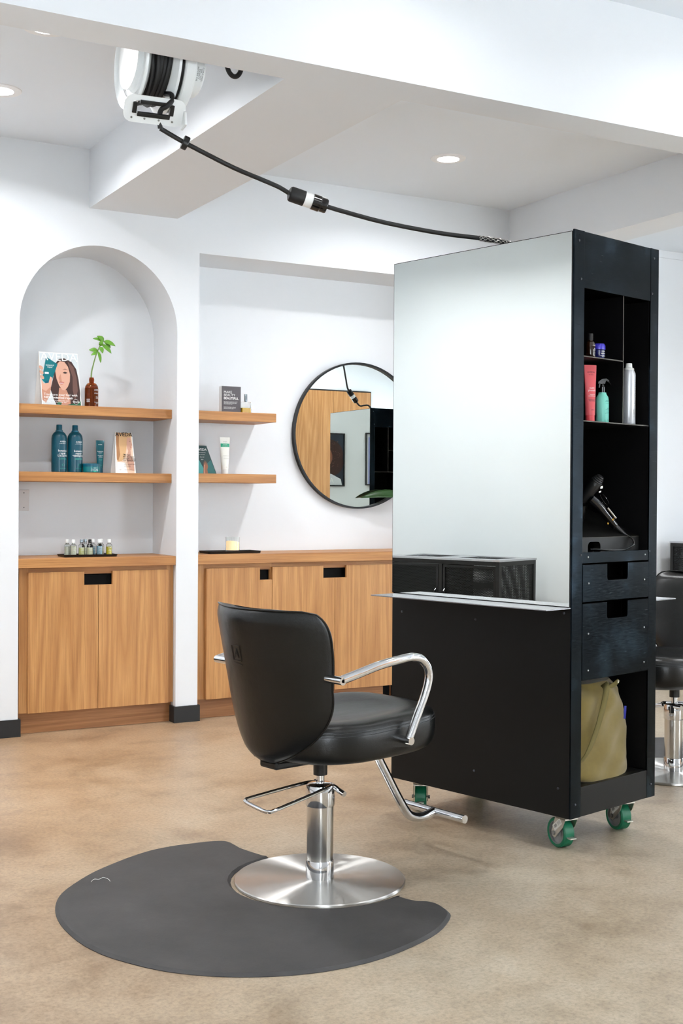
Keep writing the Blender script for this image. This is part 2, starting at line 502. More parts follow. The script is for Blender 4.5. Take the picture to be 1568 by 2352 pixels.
    def build(s, name, mats, parent=None, loc=None, rotz=None, bev=0.0, seg=2, sub=0, sharp=35, recalc=False):
        me = bpy.data.meshes.new(name)
        me.from_pydata(s.v, [], s.f)
        if isinstance(mats, str):
            mats = [mats]
        for k in mats:
            me.materials.append(M[k])
        me.polygons.foreach_set('material_index', s.m)
        me.polygons.foreach_set('use_smooth', s.sm)
        if recalc:
            import bmesh
            bm = bmesh.new(); bm.from_mesh(me)
            bmesh.ops.remove_doubles(bm, verts=bm.verts, dist=1e-5)
            bmesh.ops.recalc_face_normals(bm, faces=bm.faces)
            bm.to_mesh(me); bm.free()
        me.update()
        if any(s.sm):
            me.set_sharp_from_angle(angle=R(sharp))
        o = bpy.data.objects.new(name, me)
        COL.objects.link(o)
        if parent:
            o.parent = parent
        if loc:
            o.location = loc
        if rotz is not None:
            o.rotation_euler.z = rotz
        if bev:
            b = o.modifiers.new('bevel', 'BEVEL')
            b.width = bev; b.segments = seg; b.limit_method = 'ANGLE'; b.angle_limit = R(40)
        if sub:
            b = o.modifiers.new('sub', 'SUBSURF')
            b.levels = sub; b.render_levels = sub
        return o

def tag(o, label, cat, group=None):
    o['label'] = label; o['category'] = cat
    if group:
        o['group'] = group
    return o
def struct(o, label=None):
    o['kind'] = 'structure'
    if label:
        o['label'] = label
    return o
def thing(name, label, cat, loc=(0, 0, 0), rotz=0.0, group=None):
    o = bpy.data.objects.new(name, None)
    COL.objects.link(o)
    o.empty_display_size = 0.1
    o.location = loc; o.rotation_euler = (0, 0, rotz)
    return tag(o, label, cat, group)
def kids(o):
    return [c for c in bpy.data.objects if c.parent == o]
def copy_tree(o, parent=None):
    c = o.copy(); COL.objects.link(c); c.parent = parent
    for ch in kids(o):
        copy_tree(ch, c)
    return c
def box_part(name, mat, parent, b, bev=0.0):
    return MB().box(*b).build(name, mat, parent, bev=bev)
def screw(parent, p, n, r=0.004, mat='dark_screw', name='screw'):
    """a domed screw head at p facing the axis n ('-x', '-y', 'x', 'z' ...)"""
    d = -1 if n[0] == '-' else 1
    mb = MB().lathe([(r, 0), (r, d * r * 0.3), (r * 0.6, d * r * 0.65), (0.0001, d * r * 0.75)], 8, p, n[-1])
    return mb.build(name, mat, parent, recalc=True)

# flat lettering: tessellated once, mapped on to a face by a function (x, y) -> (X, Y, Z)
def glyphs(body, size, align='LEFT', space=1.0, bold=0.0):
    cu = bpy.data.curves.new('t', 'FONT')
    cu.body = body; cu.size = size; cu.align_x = align; cu.space_line = 0.85
    cu.space_character = space; cu.resolution_u = 2; cu.fill_mode = 'FRONT'
    cu.offset = bold * size
    o = bpy.data.objects.new('t', cu)
    COL.objects.link(o)
    dg = bpy.context.evaluated_depsgraph_get()
    me = bpy.data.meshes.new_from_object(o.evaluated_get(dg))
    vs = [(v.co.x, v.co.y) for v in me.vertices]
    fs = [tuple(p.vertices) for p in me.polygons]
    bpy.data.objects.remove(o); bpy.data.curves.remove(cu); bpy.data.meshes.remove(me)
    return vs, fs
def lettering(items, fmap, mats, parent, name='lettering'):
    """items: (text, x, y, size, align, material index[, bold]); every readable line is a part, the fine print one part of kind stuff"""
    small = MB(); last = None
    for it in items:
        body, x, y, size, al, mi = it[:6]
        bold = it[6] if len(it) > 6 else 0.0
        vs, fs = glyphs(body, size, al, bold=bold)
        if size >= .0115:
            mb = MB().add([fmap(x + a, y + b) for a, b in vs], fs)
            last = mb.build(name, mats[mi], parent)
        else:
            small.add([fmap(x + a, y + b) for a, b in vs], fs, mi)
    if small.v:
        last = small.build('fine_print', mats, parent)
        last['kind'] = 'stuff'
    return last
def flat(mb, poly, fmap, mi, lift):
    mb.add([fmap(x, y, lift) for x, y in poly], [tuple(range(len(poly)))], mi)
def ell(cx, cy, rx, ry, n=20, a0=0, a1=360, rot=0):
    out = []
    for k in range(n + (0 if a1 - a0 >= 360 else 1)):
        t = R(a0 + (a1 - a0) * k / n)
        x, y = rx * math.cos(t), ry * math.sin(t)
        c, s_ = math.cos(R(rot)), math.sin(R(rot))
        out.append((cx + x * c - y * s_, cy + x * s_ + y * c))
    return out
def rrect(x0, y0, x1, y1, r, n=4):
    out = []
    for cx, cy, a in ((x1 - r, y0 + r, -90), (x1 - r, y1 - r, 0), (x0 + r, y1 - r, 90), (x0 + r, y0 + r, 180)):
        for k in range(n + 1):
            t = R(a + 90 * k / n)
            out.append((cx + r * math.cos(t), cy + r * math.sin(t)))
    return out
def smooth_path(pts, n=6, closed=False):
    """Catmull-Rom through pts"""
    P = [Vector(p) for p in pts]
    m = len(P); out = []
    for i in range(m if closed else m - 1):
        g = lambda k: P[k % m] if closed else P[max(0, min(m - 1, k))]
        p0, p1, p2, p3 = g(i - 1), g(i), g(i + 1), g(i + 2)
        for k in range(n):
            t = k / n
            out.append(0.5 * ((2 * p1) + (p2 - p0) * t + (2 * p0 - 5 * p1 + 4 * p2 - p3) * t * t + (3 * p1 - p0 - 3 * p2 + p3) * t ** 3))
    if not closed:
        out.append(P[-1])
    return out
# ================================================================== the room
X0, X1, Y0, YW, YN, YF = -0.85, 10.0, -1.0, 6.673, 7.06, 7.157
ZS, ZC, ZF = 2.895, 3.22, 3.41
struct(MB().box(X0 - .2, Y0 - .2, -0.12, X1 + .2, YF + .3, 0.0).build('floor', 'polished_concrete'),
       'polished beige concrete floor with mottled stains')
# back wall: arched recess and square recess cut into it
def wall_back():
    mb = MB()
    ax0, ax1, zc_ = 1.700, 2.605, 2.2405
    cx, r = (ax0 + ax1) / 2, (ax1 - ax0) / 2
    nx0, nx1, nz = 2.740, 4.90, 2.712
    def q(x0, z0, x1, z1, y=YW):
        mb.add([(x0, y, z0), (x1, y, z0), (x1, y, z1), (x0, y, z1)], [(0, 1, 2, 3)])
    q(X0, 0, ax0, ZC); q(ax1, 0, nx0, ZC); q(nx0, nz, nx1, ZC); q(nx1, 0, 5.21, ZC)
    n = 40
    arc = [(cx - r * math.cos(math.pi * k / n), zc_ + r * math.sin(math.pi * k / n)) for k in range(n + 1)]
    for (xa, za), (xb, zb) in zip(arc, arc[1:]):
        mb.add([(xa, YW, za), (xb, YW, zb), (xb, YW, ZC), (xa, YW, ZC)], [(0, 1, 2, 3)])
    line = [(ax0, 0.0)] + arc + [(ax1, 0.0)]
    mb.grid([[(x, YW, z) for x, z in line], [(x, YN, z) for x, z in line]], smooth=True)
    line = [(nx0, 0.0), (nx0, nz), (nx1, nz), (nx1, 0.0)]
    mb.grid([[(x, YW, z) for x, z in line], [(x, YN, z) for x, z in line]], smooth=False)
    q(X0, 0, 5.21, ZC, YN)
    mb.add([(5.21, YW, 0), (5.21, YF, 0), (5.21, YF, ZC), (5.21, YW, ZC)], [(0, 1, 2, 3)])
    mb.box(X0, YN + .02, 0, 5.2, YF + .1, ZC)
    return mb.build('wall_back', 'wall_paint', sharp=30)
struct(wall_back(), 'white plaster wall with an arched recess and a square recess')
struct(MB().box(5.21, YF, 0, X1, YF + .2, ZC + .2).build('wall_far', 'wall_paint'))
struct(MB().box(5.21, YF - .012, 3.165, X1, YF, ZC).build('trim_1', 'wall_paint'))
struct(MB().box(X0 - .2, Y0 - .2, 0, X0, YF + .2, ZF + .2).build('wall_left', 'wall_paint'))
# front wall behind the camera, with unseen windows added for daylight fill
wf = MB()
FW = [(-.45, .65), (5.85, 7.1)]
xs_ = [X0] + [v for w in FW for v in w] + [X1]
for a, b in zip(xs_[0::2], xs_[1::2]):
    wf.box(a, Y0 - .2, 0, b, Y0, ZF + .2)
for a, b in FW:
    wf.box(a, Y0 - .2, 0, b, Y0, .25); wf.box(a, Y0 - .2, 2.4, b, Y0, ZF + .2)
struct(wf.build('wall_front', 'wall_paint'))
for i, (a, b) in enumerate(FW):
    w = struct(MB().box(a, Y0 - .11, .25, b, Y0 - .10, 2.4).build('window_%d' % (i + 3), 'window_glass'))
    f = MB()
    for x in (a, (a + b) / 2 - .02, b - .04):
        f.box(x, Y0 - .13, .25, x + .04, Y0 - .07, 2.4)
    for z in (.25, 1.8, 2.36):
        f.box(a, Y0 - .13, z, b, Y0 - .07, z + .04)
    f.build('window_frame', 'window_frame', w)
# right wall with three tall windows (unseen; daylight inferred, openings placed for fill)
wr = MB()
WIN = [(-.8, .5), (3.0, 4.3)]
ys = [Y0 - .2] + [v for w in WIN for v in w] + [YF + .2]
for a, b in zip(ys[0::2], ys[1::2]):
    wr.box(X1, a, 0, X1 + .2, b, ZF + .2)
for a, b in WIN:
    wr.box(X1, a, 0, X1 + .2, b, .45); wr.box(X1, a, 2.85, X1 + .2, b, ZF + .2)
struct(wr.build('wall_right', 'wall_paint'))
for i, (a, b) in enumerate(WIN):
    w = struct(MB().box(X1 + .09, a, .45, X1 + .10, b, 2.85).build('window_%d' % (i + 1), 'window_glass'))
    f = MB()
    for y in (a, (a + b) / 2 - .02, b - .04):
        f.box(X1 + .07, y, .45, X1 + .13, y + .04, 2.85)
    for z in (.45, 2.0, 2.81):
        f.box(X1 + .07, a, z, X1 + .13, b, z + .04)
    f.build('window_frame', 'window_frame', w)
# ceilings and beams
struct(MB().box(X0 - .2, Y0 - .2, ZF, X1 + .2, 4.10, ZF + .2).build('ceiling', 'ceiling_paint'))
struct(MB().box(X0 - .2, 4.20, ZC, X1 + .2, YF + .3, ZC + .25).build('ceiling_coffer', 'ceiling_paint'))
struct(MB().box(X0, 4.043, ZS, X1, 4.236, ZF + .1).build('trim_2', 'wall_paint'), 'white boxed ceiling beam across the room')
struct(MB().box(2.083, 4.236, ZS, 2.603, YW, ZC + .05).build('trim_3', 'wall_paint'), 'white boxed ceiling beam meeting the back wall over the arch')
struct(MB().box(4.95, 4.236, ZS, 5.21, YF, ZC + .05).build('trim_4', 'wall_paint'), 'white boxed ceiling beam behind the styling station')
# black vinyl wall base
def base(name, segs):
    mb = MB()
    for b in segs:
        mb.box(*b)
    return struct(mb.build(name, 'vinyl_black', bev=.0015))
base('baseboard_left', [(X0, YW - .012, 0, 1.713, YW, .094), (1.700, YW, 0, 1.713, YW + .066, .094)])
base('baseboard_back', [(2.592, YW - .012, 0, 2.752, YW, .094), (2.592, YW, 0, 2.605, YW + .066, .094), (2.740, YW, 0, 2.752, YW + .066, .094)])

# ------------------------------------------------------------------ recessed downlights
def downlight(x, y, z, label, watts):
    t = thing('recessed_downlight', label, 'downlight', (x, y, z), 0, 'recessed ceiling downlights')
    MB().lathe([(.062, -.002), (.062, -.006), (.098, -.004), (.100, 0.0)], 32, (0, 0, 0), cap=False).build('trim_ring', 'lamp_trim', t)
    MB().lathe([(.0001, -.004), (.062, -.004), (.062, -.001)], 24, (0, 0, 0), cap=False).build('lens', 'lamp_lens', t)
    ld = bpy.data.lights.new('downlight_lamp', 'AREA')
    ld.shape = 'DISK'; ld.size = 0.11; ld.energy = watts; ld.spread = R(150)
    ld.color = (0.97, 0.985, 1.0)
    lo = bpy.data.objects.new('lamp', ld); COL.objects.link(lo)
    lo.parent = t; lo.location = (0, 0, -0.012)
    return t
downlight(3.898, 5.832, ZC, 'white recessed downlight in the coffer behind the hanging cord', LAMP_W)
downlight(3.875, 4.995, ZC, 'white recessed downlight mostly hidden behind the ceiling beam, its rim peeking out', LAMP_W)
downlight(1.412, 5.915, ZC, 'white recessed downlight cut off by the left edge of the photo', LAMP_W)
downlight(1.385, 5.03, ZC, 'white recessed downlight half hidden behind the beam near the cord reel', LAMP_W)
for x, y in ((.1, 5.915), (.1, 5.03), (6.4, 5.2), (8.6, 5.2)):  # pair by the left wall added to brighten what the station mirror reflects
    downlight(x, y, ZC, 'unseen white recessed downlight in a coffer outside the picture', LAMP_W)
for y, row in ((3.45, (2.45, 3.98, 5.5, 7.0)), (1.3, (.55, 2.25, 4.05, 5.85, 7.9)), (-.4, (.55, 2.25, 4.05, 5.85, 7.9))):
    for x in row:
        downlight(x, y, ZF, 'white recessed downlight in the high ceiling outside the picture', LAMP_W * (.24 if y > 3 else .55))

# ================================================================== oak cabinets in the recesses
DZ0, DZ1 = .116, .883
def door(parent, x0, x1, notch, yf=6.690, z0=DZ0, z1=DZ1):
    """slab door, notch = '' / 'r' / 'l': the hand cut-out at the top corner"""
    g, nw, nd = .0012, .080, .076
    xa, xb = x0 + g, x1 - g
    if notch == 'r':
        poly = [(xa, z0), (xb, z0), (xb, z1 - nd), (xb - nw, z1 - nd), (xb - nw, z1), (xa, z1)]
    elif notch == 'l':
        poly = [(xa, z0), (xb, z0), (xb, z1), (xa + nw, z1), (xa + nw, z1 - nd), (xa, z1 - nd)]
    else:
        poly = [(xa, z0), (xb, z0), (xb, z1), (xa, z1)]
    return MB().prism(poly, yf + .020, yf, 'y').build('door', 'oak_vertical', parent, bev=.001, seg=1, recalc=True)
def cabinet(label, xs, x0, x1, notches, kick_end=None):
    t = thing('oak_cabinet', label, 'cabinet', (0, 0, 0))
    yb = 6.712
    box_part('stile', 'oak_vertical', t, (x0, yb, DZ0, xs[0] + .006, yb + .02, .906))
    box_part('stile', 'oak_vertical', t, (xs[-1] - .006, yb, DZ0, x1, yb + .02, .906))
    box_part('top_rail', 'oak_horizontal', t, (xs[0] + .006, yb, .868, xs[-1] - .006, yb + .02, .906))
    box_part('carcass', 'black_interior', t, (x0 + .002, yb + .022, DZ0, x1 - .002, YN - .004, .862))
    for (a, b), n in zip(zip(xs, xs[1:]), notches):
        door(t, a, b, n)
    box_part('toe_kick', 'oak_dark_horizontal', t, (x0, 6.742, 0.001, kick_end or x1, 6.760, DZ0))
    return t
cabinet('oak cabinet with two doors and a shared hand slot in the arched recess', [1.757, 2.151, 2.565], 1.714, 2.603, ['r', 'l'])
cabinet('single door oak cabinet nearest the white pillar in the square recess', [2.800, 3.226], 2.753, 3.226, ['r'])
cabinet('two door oak cabinet partly hidden by the styling station', [3.226, 3.655, 4.084], 3.226, 4.09, ['r', 'l'], 4.035)
cab_ = cabinet('oak cabinet wholly behind the styling station', [4.092, 4.47, 4.85], 4.092, 4.895, ['r', 'l'], 4.093)
MB().box(4.094, 6.95, .001, 4.89, 6.96, DZ0).build('toe_kick', 'black_interior', cab_)  # black sheet stands in for the shade in the open gap underneath
tag(MB().box(1.7005, 6.676, .908, 2.6045, YN - .002, .960).build('oak_countertop', 'oak_horizontal', bev=.002), 'thick oak countertop filling the arched recess', 'countertop')
tag(MB().box(2.7405, 6.676, .908, 4.899, YN - .002, .964).build('oak_countertop', 'oak_horizontal', bev=.002), 'long oak countertop in the square recess under the round mirror', 'countertop')
def shelf(x0, x1, z1, label, th=.053):
    return tag(MB().box(x0, 6.750, z1 - th, x1, YN - .001, z1).build('floating_shelf', 'oak_horizontal', bev=.002), label, 'shelf', 'oak floating shelves')
SH1, SH2 = 1.806, 1.434
shelf(1.7005, 2.6045, SH1, 'upper oak floating shelf in the arched recess')
shelf(1.7005, 2.6045, SH2, 'lower oak floating shelf in the arched recess')
shelf(2.7405, 3.276, SH1 + .002, 'upper short oak shelf beside the white pillar in the square recess')
shelf(2.7405, 3.278, SH2 + .005, 'lower short oak shelf beside the white pillar in the square recess')
# blank wall plate inside the arch
t = thing('wall_plate', 'white blank wall plate under the shelves of the arched recess', 'wall plate', (1.796, YN, 1.276))
MB().box(-.06, -.008, -.06, .06, 0, .06).build('plate', 'niche_plate', t, bev=.002)
for z in (-.042, .042):
    screw(t, (.03, -.008, z), '-y', .004, 'screw_zinc')
    screw(t, (-.03, -.008, z), '-y', .004, 'screw_zinc')

# ------------------------------------------------------------------ round mirror
t = thing('round_mirror', 'round wall mirror in a thin black metal frame', 'mirror', (4.012, YN - .002, 1.708))
MB().lathe([(.470, 0), (.478, 0), (.478, -.034), (.466, -.034), (.466, -.012)], 96, (0, 0, 0), 'y', cap=False).build('frame', 'mirror_frame_black', t, recalc=True)
MB().lathe([(.468, -.004), (.468, -.012), (.0001, -.012)], 96, (0, 0, 0), 'y', cap=True).build('glass', 'mirror_silver', t, recalc=True)

# ================================================================== goods on the shelves
def cyl_map(r, z0=0.0, cx=0.0, cy=0.0, turn=0.0):
    """(x, y) -> a point on a cylinder facing -Y, turned by an angle"""
    return lambda x, y: (cx + (r + .0004) * math.sin(x / r + turn), cy - (r + .0004) * math.cos(x / r + turn), z0 + y)

# tent card with the portrait
def tent(name, label, loc, w0, w1, h, dep, rotz=0.0, mat_back='card_white', th=.002):
    t = thing(name, label, 'display card', loc, rotz)
    lean = dep * .5
    def fm(x, y, lift=0.0):      # x from the middle, y up the card
        return (x, lean * y / h - lift - .0001, y)
    a = MB()
    a.add([(-w0 / 2, 0, 0), (w0 / 2, 0, 0), (w1 / 2, lean, h), (-w1 / 2, lean, h), (-w0 / 2, th, 0), (w0 / 2, th, 0), (w1 / 2, lean + th, h), (-w1 / 2, lean + th, h)],
          [(0, 1, 2, 3), (5, 4, 7, 6), (1, 0, 4, 5), (2, 1, 5, 6), (3, 2, 6, 7), (0, 3, 7, 4)])
    a.build('front_panel', 'card_white', t)
    b = MB()
    b.add([(-w0 / 2, dep, 0), (w0 / 2, dep, 0), (w1 / 2, lean + th, h), (-w1 / 2, lean + th, h), (-w0 / 2, dep + th, 0), (w0 / 2, dep + th, 0), (w1 / 2, lean + 2 * th, h), (-w1 / 2, lean + 2 * th, h)],
          [(1, 0, 3, 2), (4, 5, 6, 7), (0, 1, 5, 4), (1, 2, 6, 5), (2, 3, 7, 6), (3, 0, 4, 7)])
    b.build('back_panel', mat_back, t)
    return t, fm
t, fm = tent('tent_card', 'tall tent card with a portrait of a long-haired woman holding a teal tube', (1.976, 6.815, SH1), .226, .222, .305, .16)
W, Hh = .226, .305
P = lambda u, v: ((u - .5) * W, v * Hh)       # card fractions
mb = MB()
def poly(pts, mi, lift):
    flat(mb, [P(*p) for p in pts], fm, mi, lift)
mats = ['print_grey', 'hair_brown', 'hair_brown_light', 'skin_warm', 'skin_light', 'lip', 'eye_dark', 'teal_jar', 'print_green', 'ink_white', 'teal_lid']
L = .0005
poly([(0.02, 0.01), (.98, .01), (.98, .985), (.02, .985)], 0, L)
poly([(.36, .02), (.96, .02), (.985, .25), (.97, .5), (.93, .70), (.82, .84), (.64, .90), (.50, .88), (.42, .80), (.38, .66), (.30, .45), (.24, .30), (.30, .12)], 1, 2 * L)   # hair
poly([(.72, .84), (.86, .74), (.92, .55), (.93, .30), (.84, .10), (.80, .3), (.82, .55), (.76, .72)], 2, 3 * L)
poly([(.40, .02), (.72, .02), (.72, .14), (.64, .30), (.46, .34), (.42, .16)], 3, 3 * L)
poly([(.02, .10), (.10, .04), (.22, .20), (.26, .36), (.10, .36), (.02, .30)], 3, 3 * L)                                      # neck, shoulder, wrist
poly([(.42, .76), (.52, .84), (.64, .83), (.72, .74), (.76, .60), (.74, .46), (.68, .36), (.60, .29), (.53, .30), (.46, .38), (.41, .50), (.39, .64)], 4, 4 * L)  # face
poly([(.46, .52), (.52, .60), (.54, .44), (.49, .42)], 3, 5 * L)
poly([(.46, .445), (.51, .455), (.60, .445), (.56, .405), (.50, .40)], 5, 5 * L)
poly([(.47, .43), (.58, .43), (.56, .42), (.50, .418)], 9, 5.5 * L)
poly([(.57, .62), (.63, .645), (.70, .625), (.64, .605)], 6, 5 * L)
poly([(.56, .675), (.64, .70), (.73, .675), (.64, .69)], 1, 5 * L)
poly([(.62, .02), (.98, .02), (.98, .10), (.80, .05)], 8, 5 * L)
poly([(.36, .02), (.48, .02), (.50, .06), (.42, .08)], 8, 5 * L)
poly([(.18, .91), (.46, .78), (.27, .44), (.13, .40), (.04, .47), (.08, .60)], 7, 6 * L)     # teal tube
poly([(.13, .40), (.27, .44), (.24, .47), (.10, .45)], 10, 6.5 * L)
poly([(.12, .62), (.22, .62), (.22, .585), (.12, .585)], 9, 6.6 * L)
for k in range(3):                                                                         # fingers round the tube
    poly(ell(.035 + .005 * k, .70 - .09 * k, .055, .035, 12, rot=-25), 4, 7 * L)
poly([(.02, .30), (.12, .26), (.26, .36), (.30, .52), (.25, .54), (.20, .42), (.08, .40), (.02, .48)], 4, 7 * L)
poly(ell(.86, .085, .066, .05, 24), 9, 7.2 * L)
poly(ell(.86, .085, .060, .0455, 24), 6, 7.5 * L)
mb.build('print', mats, t)
fm2 = lambda x, y: fm((x - .5 * W), y, .0046)
lettering([('AVEDA', .50 * W, .845 * Hh, .066, 'CENTER', 0), ('Transform your hair with', .06 * W, .185 * Hh, .0185, 'LEFT', 0, .004), ('NEW botanical repair', .06 * W, .13 * Hh, .0185, 'LEFT', 0, .012),
           ('Plant-powered strength at the core', .06 * W, .085 * Hh, .0098, 'LEFT', 0), ('for visibly smoother, softer hair', .06 * W, .055 * Hh, .0098, 'LEFT', 0),
           ('VEGAN', .862 * W, .068 * Hh, .0118, 'CENTER', 0, .01), ('botanical\nrepair', .26 * W, .74 * Hh, .013, 'CENTER', 0)], fm2, ['ink_white'], t)

# amber bottle with a cutting
t = thing('amber_bottle', 'amber glass bottle holding a green leafy cutting on the upper shelf', 'bottle', (2.163, 6.87, SH1))
MB().lathe([(.0001, .001), (.034, .001), (.0385, .006), (.0385, .105), (.036, .122), (.026, .137), (.0135, .143), (.0135, .150), (.0155, .151), (.0155, .155), (.0135, .157), (.0150, .160), (.0150, .164), (.0125, .168), (.0125, .172), (.0105, .172), (.0105, .14), (.034, .12), (.036, .1), (.036, .006), (.0001, .004)], 28, cap=False).build('glass', 'amber_glass', t)
MB().lathe([(.0001, .006), (.0345, .006), (.0345, .112), (.0001, .112)], 24, cap=False).build('water', 'amber_water', t)
lettering([('AVEDA', .024, .095, .013, 'CENTER', 0), ('stress-fix', .024, .078, .011, 'CENTER', 0), ('body\nlotion', .024, .058, .009, 'CENTER', 0), ('lotion corporel\n200 ml', .024, .028, .0065, 'CENTER', 0),
           ('IIIIIII\nIIIIIII', -.032, .04, .012, 'CENTER', 0)], cyl_map(.0386), ['label_white'], t)
# the cutting is held by the bottle: its own thing
t = thing('leafy_cutting', 'bright green leafy cutting standing in the amber bottle', 'plant', (2.163, 6.87, SH1))
stem = smooth_path([(0, 0, .04), (-.002, 0, .18), (.008, 0, .24), (.028, 0, .31), (.052, .003, .36), (.072, .004, .386)], 5)
MB().tube(stem, [.0045 - .0022 * i / (len(stem) - 1) for i in range(len(stem))], 8).build('stem', 'stem_green', t)
def leaf(name, parent, base, tip, width, mat, curl=.006, up=(0, -1, .35), n=7):
    b, e = Vector(base), Vector(tip)
    ax = e - b; ln = ax.length; ax.normalize()
    sd = ax.cross(Vector(up)).normalized(); nm = sd.cross(ax)
    rows = []
    for i in range(n + 1):
        s = i / n
        w = width * (math.sin(math.pi * min(1, s ** .8)) ** .8) + .0006
        c = b + ax * (ln * s) + nm * (-curl * 4 * s * (s - 1) - curl * s * s)
        rows.append([c + sd * (w * k) + nm * (abs(k) * w * .25) for k in (-1, -.5, 0, .5, 1)])
    m2 = MB().grid(rows)
    o = m2.build(name, mat, parent, sharp=180)
    so = o.modifiers.new('thick', 'SOLIDIFY'); so.thickness = .0008
    return o
T = (.072, .004, .386)
for base_, tip, w in ((T, (.030, -.01, .412), .013), (T, (.008, .0, .398), .010), (T, (.140, -.006, .362), .013), (T, (.118, .012, .350), .012), ((.046, 0, .35), (.060, -.02, .315), .013),
                      ((.050, .002, .355), (.054, -.016, .39), .012), ((.036, 0, .325), (-.014, .004, .332), .013), ((.030, 0, .315), (-.006, -.012, .300), .009), ((.060, .003, .366), (.116, -.008, .318), .013), ((.036, 0, .325), (.058, .008, .260), .009)):
    leaf('leaf', t, base_, tip, w, 'leaf_green')

# two tall teal bottles
def teal_bottle(loc, label, second):
    t = thing('tall_bottle', label, 'bottle', loc, 0, 'teal hair care bottles')
    MB().lathe([(.0001, 0), (.040, 0), (.0432, .004), (.0432, .190), (.0405, .206), (.033, .220), (.0235, .228), (.0205, .230), (.0001, .230)], 32, cap=False).build('body', 'teal_bottle', t)
    MB().lathe([(.0205, .229), (.0205, .236), (.0165, .238), (.0158, .266), (.0145, .268), (.0001, .268)], 24).build('cap', 'teal_lid', t)
    lettering([('AVEDA', .012, .168, .0125, 'CENTER', 0), ('the art and science of\npure flower and plant essences', .012, .162, .0038, 'CENTER', 0), ('botanical\nrepair.', .012, .116, .0165, 'CENTER', 0),
               ('strengthening ' + second + '\nanti-breakage formula', .012, .094, .0072, 'CENTER', 0, .01), (('shampooing' if second[0] == 's' else 'apres-shampooing') + '\nreparateur fortifiant', .012, .078, .0062, 'CENTER', 1), ('1000 ml / 33.8 fl oz', .012, .02, .0052, 'CENTER', 1)],
              cyl_map(.0433), ['ink_white', 'ink_mint'], t)
    mk = MB()
    f = cyl_map(.0433)
    ring = ell(.012, .042, .0068, .0068, 16); inn = ell(.012, .042, .0058, .0058, 16)
    mk.add([f(*p) for p in ring] + [f(*p) for p in inn], [(i, (i + 1) % 16, 16 + (i + 1) % 16, 16 + i) for i in range(16)])
    mk.build('emblem', 'ink_mint', t)
    return t
teal_bottle((1.974, 6.86, SH2), 'tall teal shampoo bottle farther from the jar on the lower arch shelf', 'shampoo')
teal_bottle((2.065, 6.86, SH2), 'tall teal conditioner bottle right beside the squat jar', 'conditioner')
t = thing('cosmetic_jar', 'squat teal jar with lid in front of the slim tube', 'jar', (2.148, 6.82, SH2))
MB().lathe([(.0001, 0), (.044, 0), (.0475, .004), (.0475, .034), (.0001, .034)], 32, cap=False).build('body', 'teal_jar', t)
MB().lathe([(.048, .034), (.0485, .036), (.0485, .049), (.046, .052), (.0001, .052)], 32).build('lid', 'teal_lid', t)
lettering([('AVEDA', .006, .0245, .006, 'CENTER', 0), ('botanical repair', .006, .018, .0065, 'CENTER', 0), ('intensive strengthening masque', .006, .012, .0036, 'CENTER', 0)], cyl_map(.0476), ['ink_white', 'ink_mint'], t)
MB().add([cyl_map(.0477)(x, y) for x, y in ((-.002, .004), (.014, .004), (.014, .009), (-.002, .009))], [(0, 1, 2, 3)]).build('label', 'ink_mint', t)

def squeeze_tube(name, label, loc, rotz, h, r, w, cap_h, mat, mat_cap, cap_r, crimp=.012, flare=1.0):
    """standing on its cap, crimped flat at the top"""
    t = thing(name, label, 'tube', loc, rotz)
    MB().lathe([(.0001, 0), (cap_r, 0), (cap_r, cap_h - .001), (cap_r - .001, cap_h), (.0001, cap_h)], 24, cap=False).build('cap', mat_cap, t)
    rows = []
    n = 24
    hs = [cap_h, cap_h + .004] + [cap_h + .004 + (h - cap_h - .004 - crimp) * k / 8 for k in range(1, 9)] + [h]
    for z in hs:
        s = max(0.0, min(1.0, (z - cap_h) / (h - cap_h - crimp)))
        a = r + (w / 2 - r) * s                     # half width
        b = max(.0012, r * (1 - s ** 1.35))          # half thickness
        rows.append([(a * math.cos(2 * math.pi * k / n), b * math.sin(2 * math.pi * k / n), z) for k in range(n)])
    MB().grid(rows, closed_u=True).add(rows[-1], [tuple(range(n))]).build('body', mat, t)
    def fmap(x, y):
        s = max(0.0, min(1.0, (y - cap_h) / (h - cap_h - crimp)))
        a = r + (w / 2 - r) * s
        b = max(.0012, r * (1 - s ** 1.35))
        return (x, -b * math.sqrt(max(0.0, 1 - (x / a) ** 2)) - .0006, y)
    return t, fmap
t, f = squeeze_tube('squeeze_tube', 'slim teal squeeze tube standing on its cap behind the jar', (2.224, 6.90, SH2), 0, .188, .0175, .050, .030, 'teal_tube', 'teal_lid', .0165)
lettering([('AVEDA', 0, .162, .0075, 'CENTER', 0), ('botanical\nrepair.', 0, .122, .0095, 'CENTER', 0), ('strengthening\nleave-in\ntreatment', 0, .1, .0058, 'CENTER', 0), ('soin sans\nrincage', 0, .078, .0055, 'CENTER', 1), ('100 ml', 0, .044, .0045, 'CENTER', 1)], f, ['ink_white', 'ink_mint'], t)

